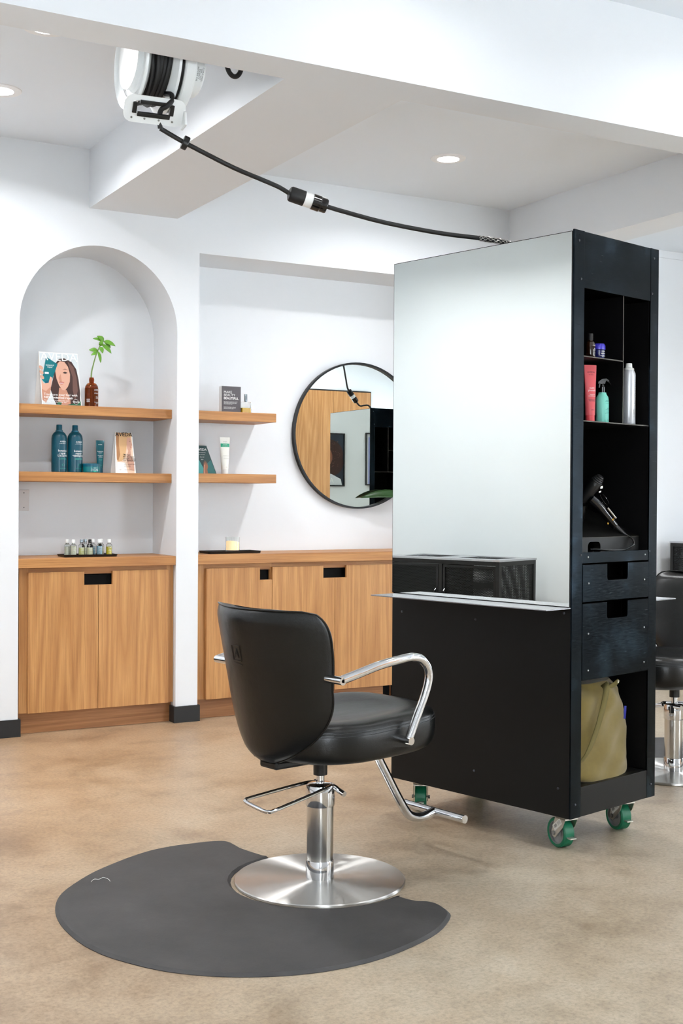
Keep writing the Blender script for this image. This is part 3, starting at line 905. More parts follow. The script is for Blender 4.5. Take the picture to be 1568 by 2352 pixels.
t, fm = tent('tent_card', 'narrow cream tent card with a blond woman in profile on the lower arch shelf', (2.350, 6.815, SH2), .122, .102, .236, .09)
W, Hh = .116, .236
mb = MB()
mats = ['print_peach', 'hair_blond', 'hair_blond_deep', 'skin_light', 'lip', 'eye_dark', 'card_white']
poly([(.05, .005), (.95, .005), (.90, .99), (.10, .99)], 0, L)
poly([(.10, .99), (.90, .99), (.90, .90), (.78, .86), (.66, .80), (.60, .6), (.50, .40), (.34, .30), (.14, .28), (.08, .34)], 1, 2 * L)
poly([(.10, .99), (.26, .99), (.22, .7), (.26, .45), (.14, .30), (.08, .34)], 2, 3 * L)
poly([(.66, .88), (.84, .88), (.86, .78), (.91, .70), (.86, .66), (.86, .60), (.78, .55), (.70, .54), (.64, .62), (.62, .74)], 3, 4 * L)
poly([(.70, .56), (.80, .57), (.84, .40), (.95, .28), (.95, .06), (.70, .08), (.60, .30), (.62, .44)], 3, 3.5 * L)
poly([(.80, .655), (.875, .652), (.86, .632), (.80, .638)], 4, 5 * L)
poly([(.74, .785), (.82, .80), (.83, .785)], 5, 5 * L)
poly([(.72, .83), (.84, .845), (.84, .838)], 2, 5 * L)
poly([(.05, .005), (.60, .005), (.50, .26), (.08, .28)], 6, 2.5 * L)
mb.build('print', mats, t)
lettering([('AVEDA', .50 * W, .905 * Hh, .032, 'CENTER', 0, .01), ('"My hair\nfelt stronger\nstraight away -\nI\'m obsessed!"', .40 * W, .435 * Hh, .0130, 'LEFT', 0, .008), ('Clara, guest', .42 * W, .265 * Hh, .0058, 'LEFT', 0),
           ('NEW botanical repair', .44 * W, .215 * Hh, .0072, 'LEFT', 0, .01), ('ask your stylist\nfor a treatment', .44 * W, .175 * Hh, .006, 'LEFT', 0), ('vegan', .16 * W, .075 * Hh, .006, 'LEFT', 0), ('bond-building salon care', .44 * W, .075 * Hh, .0055, 'LEFT', 0)],
          lambda x, y: fm(x - .5 * W, y, .0036), ['ink_black'], t)

# ---- counter trays
def tray(label, x0, x1, y0, y1, z):
    t = thing('tray', label, 'tray', ((x0 + x1) / 2, (y0 + y1) / 2, z))
    a, b = (x1 - x0) / 2, (y1 - y0) / 2
    MB().box(-a + .006, -b + .006, .0002, a - .006, b - .006, .005).build('base', 'tray_black', t)
    mb_ = MB()
    o_ = rrect(-a, -b, a, b, .012); lo = rrect(-a + .006, -b + .006, a - .006, b - .006, .008); inn = rrect(-a + .004, -b + .004, a - .004, b - .004, .010)
    n = len(o_)
    mb_.grid([[(x, y, .0002) for x, y in lo], [(x, y, .014) for x, y in o_], [(x, y, .014) for x, y in inn], [(x, y, .005) for x, y in lo]], closed_u=True, smooth=False)
    mb_.build('rim', 'tray_black', t)
    return t
tray('long black tray of little bottles on the arch countertop', 1.968, 2.280, 6.735, 6.885, .9602)
def mini(x, y, liquid, cap, level, label):
    t = thing('sample_bottle', label, 'bottle', (x, y, .9654), 0, 'sample bottles on the tray')
    MB().lathe([(.0001, .0002), (.0165, .0002), (.0175, .002), (.0175, .056), (.0155, .062), (.0085, .067), (.0080, .074), (.0072, .074), (.0072, .068), (.0145, .060), (.0160, .055), (.0160, .003), (.0001, .002)], 20, cap=False).build('glass', 'clear_glass', t)
    MB().lathe([(.0001, .003), (.0158, .003), (.0158, level), (.0001, level)], 18, cap=False).build('liquid', liquid, t)
    MB().lathe([(.0095, .073), (.0098, .074), (.0095, .090), (.0085, .092), (.0001, .092)], 16).build('cap', cap, t)
    lettering([('AVEDA', 0, .042, .0062, 'CENTER', 0), ('chakra\nbody mist', 0, .033, .0048, 'CENTER', 0), ('pure essence', 0, .016, .0036, 'CENTER', 0)], cyl_map(.0176), ['ink_white'], t)
for i, (x, y, lq, cp, lv, lb) in enumerate([
        (2.014, 6.83, 'liquid_pale', 'cap_white', .052, 'small bottle of clear oil at the far left of the black tray, set back'),
        (2.036, 6.785, 'liquid_pale', 'cap_white', .056, 'small bottle of clear oil second from the left in the front row'),
        (2.084, 6.79, 'liquid_lime', 'cap_silver', .046, 'small bottle of lime oil with a silvery cap'),
        (2.122, 6.845, 'liquid_straw', 'cap_silver', .048, 'small bottle with silvery cap hidden behind the black-capped one'),
        (2.131, 6.785, 'liquid_straw', 'gloss_black', .046, 'small sample bottle with the only black cap'),
        (2.166, 6.845, 'liquid_blue', 'cap_white', .050, 'small bottle of pale blue oil in the back row of the tray'),
        (2.186, 6.785, 'liquid_blue', 'cap_white', .055, 'small bottle of blue oil in the front row of the tray'),
        (2.214, 6.845, 'liquid_straw', 'cap_white', .048, 'small bottle of straw oil between the blue and yellow ones'),
        (2.243, 6.785, 'liquid_yellow', 'cap_white', .050, 'small bottle of bright yellow oil at the right end of the tray')]):
    mini(x, y, lq, cp, lv, lb)
tray('black tray under the candle on the long countertop', 2.842, 3.186, 6.755, 6.92, .9642)
t = thing('candle', 'lit cream candle in a clear glass tumbler', 'candle', (3.030, 6.835, .9694))
MB().lathe([(.0001, .0002), (.040, .0002), (.0425, .003), (.0425, .092), (.0400, .092), (.0400, .012), (.0001, .010)], 28, cap=False).build('glass', 'clear_glass', t)
rows = []
for i, z in enumerate((.013, .045, .058)):
    rows.append([((.0395 if i < 2 else .0395) * math.cos(2 * math.pi * k / 20), .0395 * math.sin(2 * math.pi * k / 20), z + (.012 * math.cos(2 * math.pi * k / 20 + 2.4) if i == 2 else 0)) for k in range(20)])
MB().grid(rows, closed_u=True).add(rows[-1], [tuple(range(20))]).build('wax', 'wax', t)

# ---- short shelves
t = thing('carton', 'grey carton with white lettering on the upper short shelf', 'box', (3.012, 6.845, SH1 + .002))
MB().box(-.062, -.020, .0003, .062, .020, .158).build('box', ['box_grey'], t, bev=.0008)
MB().box(-.0632, -.0185, .001, -.0615, .0185, .157).build('side_panel', 'card_white', t)
f = lambda x, y: (x, -.0206, y)
lettering([('MAKE\nBEAUTY', -.050, .116, .0205, 'LEFT', 0), ('BEAUTIFUL', -.050, .0795, .0195, 'LEFT', 0, .022),
           ('We care for the world we live in, from\nthe products we make to the ways in\nwhich we give back to society. With\nplant-powered hair care.', -.050, .064, .0057, 'LEFT', 0, .01),
           ('Cruelty free and vegan, made with\nrespect for the planet and people.\nDiscover yours at the salon.', -.050, .032, .0057, 'LEFT', 0, .01)], f, ['ink_white'], t)
t = thing('perfume_bottle', 'square clear perfume bottle half full of yellow liquid beside the carton', 'bottle', (3.109, 6.83, SH1 + .002))
gb = MB(); gb.box(-.031, -.016, .0003, .031, .016, .068)
gb.build('glass', 'clear_glass', t, bev=.004)
MB().box(-.0275, -.0125, .004, .0275, .0125, .032).build('liquid', 'perfume_yellow', t, bev=.002)
MB().lathe([(.0075, .068), (.0075, .072), (.0095, .073), (.0095, .114), (.0085, .116), (.0001, .116)], 20).build('cap', 'cap_silver', t)
t, fm = tent('tent_card', 'dark teal tent card with a raised hand, cut off by the white pillar', (2.835, 6.83, SH2 + .005), .170, .070, .168, .08, mat_back='card_teal_dark')
W, Hh = .170, .168
mb = MB()
mats = ['card_teal_dark', 'card_teal', 'skin_deep', 'card_teal_mid', 'skin_warm']
poly([(0, 0), (1, 0), (.707, 1), (.293, 1)], 0, L)
poly([(.0, 0), (.62, 0), (.40, .45), (.293, .62), (.2, .6)], 1, 2 * L)
poly([(.62, 0), (.98, 0), (.83, .5), (.6, .3)], 3, 2 * L)
poly([(.50, 0), (.68, 0), (.66, .14), (.70, .26), (.68, .36), (.66, .44), (.64, .30), (.63, .48), (.60, .34), (.585, .50), (.565, .34), (.55, .44), (.54, .30), (.52, .18)], 2, 3 * L)
poly([(.52, 0), (.57, 0), (.56, .16), (.58, .30), (.55, .34), (.53, .18)], 4, 3.5 * L)
mb.build('print', mats, t)
lettering([('AVEDA', .50 * W, .82 * Hh, .021, 'CENTER', 0), ('botanical kinetics', .50 * W, .735 * Hh, .0072, 'CENTER', 0), ('for soft hands', .50 * W, .67 * Hh, .0066, 'CENTER', 0), ('hand relief', .50 * W, .58 * Hh, .0066, 'CENTER', 0), ('NEW', .50 * W, .49 * Hh, .0066, 'CENTER', 0)],
          lambda x, y: fm(x - .5 * W, y, .0030), ['ink_white'], t)
t, f = squeeze_tube('squeeze_tube', 'white squeeze tube with a green band on the lower short shelf', (2.986, 6.86, SH2 + .005), 0, .222, .0225, .066, .028, 'tube_white', 'cap_white', .0215, crimp=.016)
bd = MB()
xs = [-.0285 + .057 * k / 10 for k in range(11)]
bd.grid([[f(x * .995, .163) for x in xs], [f(x, .184) for x in xs]])
bd.build('band', 'band_green', t)
lettering([('AVEDA', 0, .192, .0085, 'CENTER', 1), ('hand relief', 0, .176, .0062, 'CENTER', 0), ('moisturizing creme', 0, .168, .005, 'CENTER', 0), ('rosemary mint', .004, .108, .0068, 'CENTER', 1), ('creme hydratante\npour les mains', .004, .095, .0055, 'CENTER', 1), ('125 ml', .004, .04, .0048, 'CENTER', 1)],
          lambda x, y: tuple(a - (.0006 if i == 1 else 0) for i, a in enumerate(f(x, y))), ['ink_white', 'ink_grey'], t)

# potted plant on the long countertop, hidden by the station but for one leaf before the mirror
t = thing('potted_plant', 'broad-leaved plant behind the station, one dark leaf crossing the round mirror', 'plant', (4.47, 6.86, .9642))
MB().lathe([(.0001, 0), (.055, 0), (.070, .12), (.066, .12), (.062, .105), (.0001, .105)], 24, cap=False).build('pot', 'pot_white', t)
MB().lathe([(.0001, .1), (.062, .1), (.062, .106), (.0001, .108)], 20, cap=False).build('soil', 'soil', t)
for k, (tip, b) in enumerate((((-.455, .135, .350), (-.14, .11, .352)), ((.24, -.03, .36), (.05, 0, .26)), ((.22, -.10, .30), (.06, -.04, .24)), ((.16, .1, .46), (.04, .03, .3)))):
    MB().tube(smooth_path([(0, 0, .1), (b[0] * .3, b[1] * .3, .1 + (b[2] - .1) * .6), b], 4), .004, 6).build('stem', 'stem_green', t)
    leaf('leaf', t, b, tip, .034, 'dark_leaf', curl=.02, up=(0, -.75, .66), n=9)
# ================================================================== styling station (steel, on casters)
KX, KY, KA = 2.8932, 3.5057, R(14.08)      # near corner on the floor, turn
SW, SL, SB, ST = .536, .908, .140, 2.276   # width, length, underside, top
station = thing('styling_station', 'tall black steel styling station on green casters with a mirror on its long side', 'styling station', (KX, KY, 0), KA, 'styling stations')
ST_ = station
def sp(name, mat, b, bev=.0008):
    return box_part(name, mat, ST_, b, bev)
e = .004
sp('stile', 'blackened_steel', (-.006, -.003, SB, .056, .004, ST))
sp('stile', 'blackened_steel', (.486, -.003, SB, SW + .005, .004, ST))
sp('header_panel', 'blackened_steel', (.0565, -.002, 2.070, .4855, .03, ST - .001))
sp('bottom_rail', 'black_panel', (.0565, -.002, SB, .4855, .03, .248))
sp('middle_rail', 'blackened_steel', (.0565, -.002, 1.066, .4855, .03, 1.106))
# carcass
sp('side_panel', 'black_interior', (.0, .004, SB, .006, SL, ST - .004))
sp('side_panel', 'black_interior', (SW - .006, .004, SB, SW, SL, ST - .004))
sp('inner_wall', 'black_interior', (.050, .0045, .25, .056, .46, 2.07))
sp('inner_wall', 'black_interior', (.486, .0045, .25, .492, .46, 2.07))
sp('back_panel', 'black_interior', (.056, .452, .25, .486, .458, 2.2))
sp('end_panel', 'blackened_steel', (0, SL - .006, SB, SW, SL, ST - .004))
sp('top_panel', 'black_panel', (0.006, .03, ST - .012, SW - .006, SL - .006, ST - .004))
sp('bottom_panel', 'black_panel', (0.006, .03, SB, SW - .006, SL - .006, SB + .006))
sp('lower_panel', 'black_panel', (-.005, .002, SB, 0, SL, .898))
sp('lower_panel', 'black_panel', (SW, .002, SB, SW + .005, SL, .898))
for x in (-.006, SW):
    mr = MB().box(x, .009, .910, x + .006, SL - .001, 2.268).build('mirror', 'mirror_silver', ST_)
    ed = MB()
    ed.box(x + .0003, .005, .908, x + .0057, .0088, 2.270); ed.box(x + .0003, SL - .0008, .908, x + .0057, SL + .001, 2.270); ed.box(x + .0003, .0088, 2.2682, x + .0057, SL - .0008, 2.2705)
    ed.build('mirror_edge', 'black_plastic', mr)
# thin steel ledges under the mirrors
for s, x in ((-1, 0.0), (1, SW)):
    a, b = sorted((x - .004 * s, x + .150 * s))
    if s < 0:
        a, b = x - .150, x
    sp('ledge', 'white_steel', (a, 0.0, .9035, b, SL - .02, .9075), .0005)
# compartments
sp('shelf', 'black_interior', (.056, .004, 1.8215, .313, .452, 1.8255))
sp('shelf', 'black_interior', (.056, .004, 1.585, .486, .452, 1.589))
sp('divider', 'black_interior', (.311, .004, 1.589, .315, .452, 2.07))
for z, a, b in ((1.8215, .056, .313), (1.585, .056, .486)):
    MB().box(a, .0025, z, b, .0045, z + .004).build('shelf_edge', 'steel_edge', ST_)
MB().box(.311, .0025, 1.589, .315, .0045, 2.07).build('shelf_edge', 'steel_edge', ST_)
sp('shelf', 'black_interior', (.056, .03, 1.098, .486, .452, 1.102))
sp('compartment_floor', 'black_panel', (.056, .03, .242, .486, .452, .248))
sp('compartment_roof', 'black_interior', (.056, .03, .632, .486, .452, .636))
def drawer(z0, z1):
    c0, c1, cd, r = .211, .345, .062, .012
    poly = [(.0585, z0), (.4835, z0), (.4835, z1), (c1, z1)]
    poly += [(c1 - r + r * math.cos(R(a)), z1 - cd + r + r * math.sin(R(a))) for a in (0, -30, -60, -90)]
    poly += [(c0 + r + r * math.cos(R(a)), z1 - cd + r + r * math.sin(R(a))) for a in (-90, -120, -150, -180)]
    poly += [(c0, z1), (.0585, z1)]
    d = MB().prism(poly, .022, -.004, 'y').build('drawer', 'blackened_steel', ST_, bev=.0006, seg=1, recalc=True)
    cv = MB()                       # folded lip of the cut-out and the drawer tray behind it
    cv.box(.065, .0222, z0 + .004, .478, .0245, z1 - cd - .004)
    cv.box(c1 + .0005, .0222, z1 - cd - .004, .478, .0245, z1 - .002); cv.box(.065, .0222, z1 - cd - .004, c0 - .0005, .0245, z1 - .002)
    cv.box(.065, .03, z0 + .004, .478, .43, z0 + .006)
    cv.build('drawer_tray', 'black_interior', d)
    for x in (.094, .456):
        screw(d, (x, -.004, (z0 + z1) / 2 + (.03 if z1 - z0 > .2 else -.0)), '-y', .0035, 'screw_zinc')
    if z1 - z0 > .2:
        for x in (.094, .456):
            screw(d, (x, -.004, z0 + .035), '-y', .0035, 'screw_zinc')
    return d
drawer(.924, 1.060); drawer(.637, .917)
for x, z in ((.022, 2.238), (.035, 2.10), (.507, 2.238), (.495, 2.10), (.045, 1.097), (.49, 1.10), (.022, .19), (.512, .19)):
    screw(ST_, (x, -.003, z), '-y', .0045)
for x in (.092, .462):
    screw(ST_, (x, -.002, 1.088), '-y', .0035, 'screw_zinc')
for y, z in ((.032, .886), (.851, .833), (.453, .832), (.053, .244), (.456, .242), (.86, .25)):
    screw(ST_, (-.005, y, z), '-x', .005)
# casters
def caster(x, y, ang, label_on):
    """origin under the plate; the wheel trails by an offset in the direction ang"""
    dx, dy = math.cos(ang), math.sin(ang)
    Mx = Matrix.Translation((x, y, 0)) @ Matrix.Rotation(ang, 4, 'Z')
    wz, wr, off = .056, .056, .036
    fk = MB()
    fk.lathe([(.030, .116), (.036, .124), (.036, .129), (.030, .132)], 20)
    fk.box(-.045, -.040, .132, .045, .040, .1385)
    for s in (-1, 1):
        pl = [(-.030, .120), (.030, .120), (off + .016, .06), (off + .014, wz - .012), (off - .004, wz - .018), (off - .016, wz - .004), (-.014, .085)]
        fk.prism(pl, s * .0285 - .0015, s * .0285 + .0015, 'y')
    fk.box(-.030, -.030, .114, .030, .030, .119)
    fk.xf(Mx)
    c = fk.build('caster', 'caster_zinc', ST_, recalc=True)
    tw = MB().lathe([(.043, -.0215), (wr - .004, -.0235), (wr, -.019), (wr, .019), (wr - .004, .0235), (.043, .0215)], 40, (off, 0, wz), 'y', cap=False).xf(Mx)
    tw.build('wheel_tread', 'caster_green', c, recalc=True)
    hb = MB().lathe([(.0445, -.0205), (.041, -.022), (.039, -.014), (.014, -.010), (.014, -.024), (.0001, -.024)], 36, (off, 0, wz), 'y', cap=False)
    hb.lathe([(.0445, .0205), (.041, .022), (.039, .014), (.014, .010), (.014, .024), (.0001, .024)], 36, (off, 0, wz), 'y', cap=False)
    hb.lathe([(.0445, -.0205), (.0445, .0205)], 36, (off, 0, wz), 'y', cap=False)
    hb.xf(Mx).build('wheel_hub', 'caster_hub', c, recalc=True)
    ax = MB().lathe([(.0085, -.038), (.0085, -.031)], 6, (off, 0, wz), 'y', smooth=False).lathe([(.0085, .031), (.0085, .037)], 6, (off, 0, wz), 'y', smooth=False).lathe([(.005, -.031), (.005, .031)], 10, (off, 0, wz), 'y')
    ax.xf(Mx).build('axle_bolt', 'screw_zinc', c, recalc=True)
    br = MB().box(off - .078, -.014, wz - .012, off - .050, .014, wz - .007)
    br.xf(Mx).build('brake_pedal', 'caster_zinc', c, bev=.001)
    if label_on:
        # sticker with a bar code on the outer fork plate
        sd = 1
        org = Vector((-.004, sd * .0302, .108)); d1 = Vector((off + .004, 0, wz + .016)) - Vector((-.004, 0, .108)); ln = d1.length; d1.normalize(); d2 = Vector((d1.z, 0, -d1.x))
        pt = lambda u, v, l=0.0: tuple(org + d1 * u + d2 * v + Vector((0, sd * l, 0)))
        lb = MB().add([pt(0, -.012), pt(ln, -.012), pt(ln, .012), pt(0, .012)], [(3, 2, 1, 0)])
        lb.xf(Mx).build('label', 'label_white', c)
        bc = MB()
        for k in range(9):
            u = ln * .55 + k * .0021
            wdt = (.0011, .0006, .0014)[k % 3]
            bc.add([pt(u, -.007, .0003), pt(u + wdt, -.007, .0003), pt(u + wdt, .004, .0003), pt(u, .004, .0003)], [(0, 1, 2, 3)])
        for k in range(5):
            bc.add([pt(ln * .10 + k * .0042, -.008, .0003), pt(ln * .10 + k * .0042 + .0011, -.008, .0003), pt(ln * .10 + k * .0042 + .0011, .006 - .002 * (k % 2), .0003), pt(ln * .10 + k * .0042, .006 - .002 * (k % 2), .0003)], [(0, 1, 2, 3)])
        bc.xf(Mx).build('bar_code', 'ink_black', c)
    return c
# directions in the station's own frame
caster(.085, .080, R(74), True)
caster(.455, .080, R(70), True)
caster(.075, .815, R(42), False)
caster(.455, .815, R(70), False)

# a second station far to the right, seen only in the round mirror
st2 = copy_tree(station)
st2.location = (7.276, 2.54, 0); st2.rotation_euler = (0, 0, R(180))
st2['label'] = 'second black styling station, seen only as a reflection in the round mirror'

# ------------------------------------------------------------------ goods in the near station (positions in its own frame)
SM = Matrix.Translation((KX, KY, 0)) @ Matrix.Rotation(KA, 4, 'Z')
def on_station(x, y, z):
    return tuple(SM @ Vector((x, y, z)))
VIEW = R(-22)      # goods face outwards, turned a little
t = thing('dropper_bottle', 'small dark glass bottle with black cap in the upper cubby', 'bottle', on_station(.175, .055, 1.8256), KA + VIEW)
MB().lathe([(.0001, 0), (.0165, 0), (.0185, .003), (.0185, .056), (.015, .064), (.0085, .067), (.0085, .071), (.0001, .071)], 24, cap=False).build('glass', 'dark_amber_glass', t)
MB().lathe([(.0105, .070), (.0105, .092), (.0095, .094), (.0001, .094)], 18).build('cap', 'black_plastic', t)
lettering([('AVEDA', .010, .047, .0072, 'CENTER', 0), ('dry\nremedy', .010, .036, .006, 'CENTER', 0), ('daily oil', .010, .020, .0055, 'CENTER', 0), ('30 ml', .010, .008, .0045, 'CENTER', 0)], cyl_map(.0186), ['ink_white'], t)
t = thing('cosmetic_jar', 'dark blue jar with a violet lid in the upper cubby', 'jar', on_station(.240, .062, 1.8256), KA + VIEW)
MB().lathe([(.0001, 0), (.0205, 0), (.0225, .003), (.0225, .038), (.020, .041), (.0001, .041)], 24, cap=False).build('body', 'navy_jar', t)
MB().lathe([(.0238, .040), (.0243, .042), (.0240, .055), (.020, .062), (.0001, .064)], 24).build('lid', 'violet_lid', t)
lettering([('AVEDA', .006, .0305, .006, 'CENTER', 0), ('brilliant', .006, .0225, .007, 'CENTER', 0), ('anti-humectant\npomade', .006, .015, .0045, 'CENTER', 0), ('75 ml', .006, .004, .0038, 'CENTER', 0)], cyl_map(.0226), ['ink_white'], t)
t, f = squeeze_tube('squeeze_tube', 'coral pink squeeze tube standing on its cap beside the spray bottle', on_station(.186, .062, 1.5892), KA + R(-30), .215, .0185, .049, .026, 'coral_tube', 'coral_cap', .0175)
lettering([('AVEDA', .002, .185, .0095, 'CENTER', 1), ('hair detox', .002, .177, .0045, 'CENTER', 1), ('nutri\nplenish', .003, .125, .0105, 'CENTER', 0), ('leave-in\nconditioner', .004, .102, .0068, 'CENTER', 0), ('moisture and\nheat defence', .004, .083, .0058, 'CENTER', 1), ('200 ml', .004, .044, .005, 'CENTER', 1)], f, ['ink_white', 'ink_black'], t)
t = thing('spray_bottle', 'mint green spray bottle with black trigger head', 'spray bottle', on_station(.264, .062, 1.5892), KA + R(-14))
MB().lathe([(.0001, 0), (.0225, 0), (.0248, .004), (.0248, .085), (.0225, .099), (.0165, .108), (.0145, .112), (.0145, .116), (.0001, .116)], 28, cap=False).build('body', 'mint_bottle', t)
hd = MB().lathe([(.0115, .115), (.0115, .137), (.0095, .139), (.008, .150)], 20)
hd.prism([(-.026, .148), (-.026, .156), (-.008, .168), (.014, .171), (.030, .162), (.040, .146), (.037, .145), (.026, .156), (.012, .161), (.006, .148)], -.0075, .0075, 'y')
hd.prism([(-.022, .134), (-.017, .133), (-.013, .149), (-.020, .150)], -.005, .005, 'y')
hd.build('trigger_head', 'gloss_black', t, bev=.0008, recalc=True)
lettering([('AVEDA', .008, .080, .0085, 'CENTER', 0), ('rosemary mint', .008, .0735, .004, 'CENTER', 0), ('scalp\nsolutions', .008, .054, .007, 'CENTER', 0), ('refreshing\nprotective mist', .008, .040, .0048, 'CENTER', 0), ('200 ml', .008, .010, .0042, 'CENTER', 0)], cyl_map(.0249), ['card_teal_mid'], t)
t = thing('aerosol_can', 'tall silver aerosol hairspray can with white cap', 'spray can', on_station(.428, .055, 1.5892), KA + R(-8))
MB().lathe([(.0001, 0), (.0245, 0), (.0262, .003), (.0262, .194), (.0255, .200), (.020, .212), (.0185, .215), (.0001, .215)], 32, cap=False).build('can', 'aerosol_silver', t)
MB().lathe([(.0195, .213), (.0200, .217), (.0190, .220), (.0130, .223), (.0120, .238), (.0110, .239), (.0001, .238)], 24).build('cap', 'cap_white', t)
fv = cyl_map(.0263)
lettering([('air control', 0, 0, .024, 'LEFT', 0)], lambda x, y: fv(.016 - y, .070 + x), ['ink_grey'], t)
lettering([('AVEDA', 0, 0, .010, 'LEFT', 0), ('light hold hair spray for all hair types', .0, -.010, .0055, 'LEFT', 0)], lambda x, y: fv(.004 - y * 1.0, .028 + x), ['ink_grey'], t, name='small_lettering')

# sloped steel dryer holder
t = thing('dryer_holder', 'sloped black holder box with a cord hole under the hair dryer', 'holder', on_station(.056, .0, 1.1021), KA)
x0, x1, y0, y1, zf = .05, .418, .035, .40, .056
body = MB()
body.add([(x0, y0, 0), (x1, y0, 0), (x1, y1, 0), (x0, y1, 0), (x0, y0, zf), (x1, y0, zf), (x1, y1, .215), (x0, y1, .215)],
         [(0, 3, 2, 1), (4, 5, 6, 7), (1, 2, 6, 5), (2, 3, 7, 6), (3, 0, 4, 7)])
# front face with an arch-topped hole
hx0, hx1, hz = .085, .165, .040
hole = [(hx0, 0.0)] + [((hx0 + .018) - .018 * math.cos(R(a)), hz - .018 + .018 * math.sin(R(a))) for a in (0, 30, 60, 90)] + [(hx1 - .018 + .018 * math.sin(R(a)), hz - .018 + .018 * math.cos(R(a))) for a in (0, 30, 60, 90)] + [(hx1, 0.0)]
fp = [(x0, 0.0)] + hole + [(x1, 0.0), (x1, zf), (x0, zf)]
body.add([(x, y0, z) for x, z in fp], [tuple(range(len(fp)))])
body.grid([[(x, y0, z) for x, z in hole], [(x, y0 + .03, z) for x, z in hole]], smooth=False)
body.build('box', 'black_panel', t, recalc=True)
MB().tube([(.215, .185, .105), (.209, .160, .180)], .027, 16).build('cradle', 'black_panel', t)
MB().tube([(x0, y0 - .0004, zf + .0004), (x1, y0 - .0004, zf + .0004)], .0009, 6).build('front_edge', 'steel_edge', t)

# hair dryer lying on the holder
t = thing('hair_dryer', 'black hair dryer with two gold stars on its handle, resting on the sloped holder', 'hair dryer', on_station(.0, .0, 0.0), KA)
DY = .10
hnd = smooth_path([(.268, DY + .015, 1.305), (.300, DY, 1.275), (.340, DY - .018, 1.228), (.366, DY - .030, 1.198)], 4)
MB().tube(hnd, [.018, .0185, .019, .019, .019, .019, .0185, .018, .0175, .0172, .017, .0165, .015], 14).build('handle', 'gloss_black', t)
ax_ = Vector((.14, -.62, .77)).normalized()
bc_ = Vector((.262, DY + .03, 1.318))
br = MB().lathe([(.0001, -.03), (.018, -.03), (.021, -.01), (.024, .02), (.025, .05), (.023, .064), (.018, .070), (.0001, .070)], 20, cap=False)
br.xf(Matrix.Translation(bc_) @ ax_.to_track_quat('Z', 'Y').to_matrix().to_4x4())
br.build('barrel', 'black_plastic', t)
gr = MB()
for k in range(4):
    gr.lathe([(.022 - .003 * k, .064 + .007 * k), (.0245 - .003 * k, .067 + .007 * k), (.021 - .003 * k, .071 + .007 * k)], 20)
gr.xf(Matrix.Translation(bc_) @ ax_.to_track_quat('Z', 'Y').to_matrix().to_4x4())
gr.build('rear_grille', 'vinyl_black', t)
lab = MB()
for (px, pz, w_, h_) in ((.303, 1.345, .016, .010), (.293, 1.328, .014, .006)):
    lab.add([(px - w_ / 2, DY - .0105, pz - h_ / 2), (px + w_ / 2, DY - .0105, pz - h_ / 2 + .003), (px + w_ / 2, DY - .0105, pz + h_ / 2 + .003), (px - w_ / 2, DY - .0105, pz + h_ / 2)], [(0, 1, 2, 3)])
lab.build('label', 'label_white', t)
bt = MB()
bt.tube([(.318, DY - .028, 1.268), (.350, DY - .044, 1.228)], .004, 8)
bt.build('switch', 'satin_steel', t)
def star(cx, cz, r, y):
    o_ = [(cx + (r if k % 2 == 0 else r * .42) * math.sin(math.pi * k / 5 + .2), cz + (r if k % 2 == 0 else r * .42) * math.cos(math.pi * k / 5 + .2)) for k in range(10)]
    return MB().prism(o_, y, y - .0008, 'y').build('star_sticker', 'gold_star', t, recalc=True)
star(.340, 1.222, .0062, DY - .0375); star(.322, 1.208, .0058, DY - .027)
MB().tube([Vector((.345, DY + .005, 1.300)) + Vector((.026 * math.cos(a), .01 * math.sin(a), .026 * math.sin(a) * .8 - .012 * math.cos(a))) for a in (2 * math.pi * k / 22 for k in range(22))], .0020, 8, closed=True).build('hanging_loop', 'gloss_black', t)
MB().tube([(.366, DY - .030, 1.198), (.385, DY - .04, 1.182), (.402, DY - .052, 1.166)], [.0095, .0075, .005], 10).build('cord_sleeve', 'vinyl_black', t)
MB().tube(smooth_path([(.402, DY - .052, 1.166), (.410, .022, 1.150), (.400, .010, 1.128), (.345, .012, 1.109), (.27, .018, 1.1085), (.205, .028, 1.112), (.180, .05, 1.114)], 5), .0038, 8).build('cord', 'gloss_black', t)

# olive canvas bag in the lowest bay
t = thing('canvas_bag', 'slouching olive canvas tote bag with a shoulder strap in the bottom bay', 'bag', on_station(0, 0, .2485), KA)
def bag():
    rows = []
    n = 40
    zs = [0.0, .006, .03, .07, .12, .17, .22, .27, .305, .33, .348, .356]
    for z in zs:
        s = z / .356
        cx = .262 - .012 * s; cy = .126
        hx = (.196 - .012 * s - (.02 if z < .003 else 0)) * (1 - .24 * max(0, (s - .84) / .16) ** 1.8)
        hy = (.108 - .012 * s) * (1 - .40 * max(0, (s - .80) / .20) ** 1.5)
        row = []
        for k in range(n):
            a = 2 * math.pi * k / n
            c, s_ = math.cos(a), math.sin(a)
            p = 3.4 - 1.2 * s
            rr = 1 / ((abs(c) ** p + abs(s_) ** p) ** (1 / p))
            fold = .009 * math.sin(5 * a + 9 * s) * (.3 + .7 * s) + .009 * math.sin(9 * a - 16 * s + 1.7) * (.25 + math.sin(math.pi * s)) + .007 * math.sin(3 * a + 24 * s) + .006 * math.sin(7 * a + 40 * s) * s
            row.append((cx + (hx + fold) * rr * c, cy + (hy + fold) * rr * s_, z + .004 * math.sin(4 * a + 1) * s))
        rows.append(row)
    mb_ = MB().grid(rows, closed_u=True)
    mb_.add(rows[0], [tuple(range(n))[::-1]]); mb_.add(rows[-1], [tuple(range(n))])
    return mb_.build('body', 'canvas_olive', t, sub=1, sharp=180)
bag()
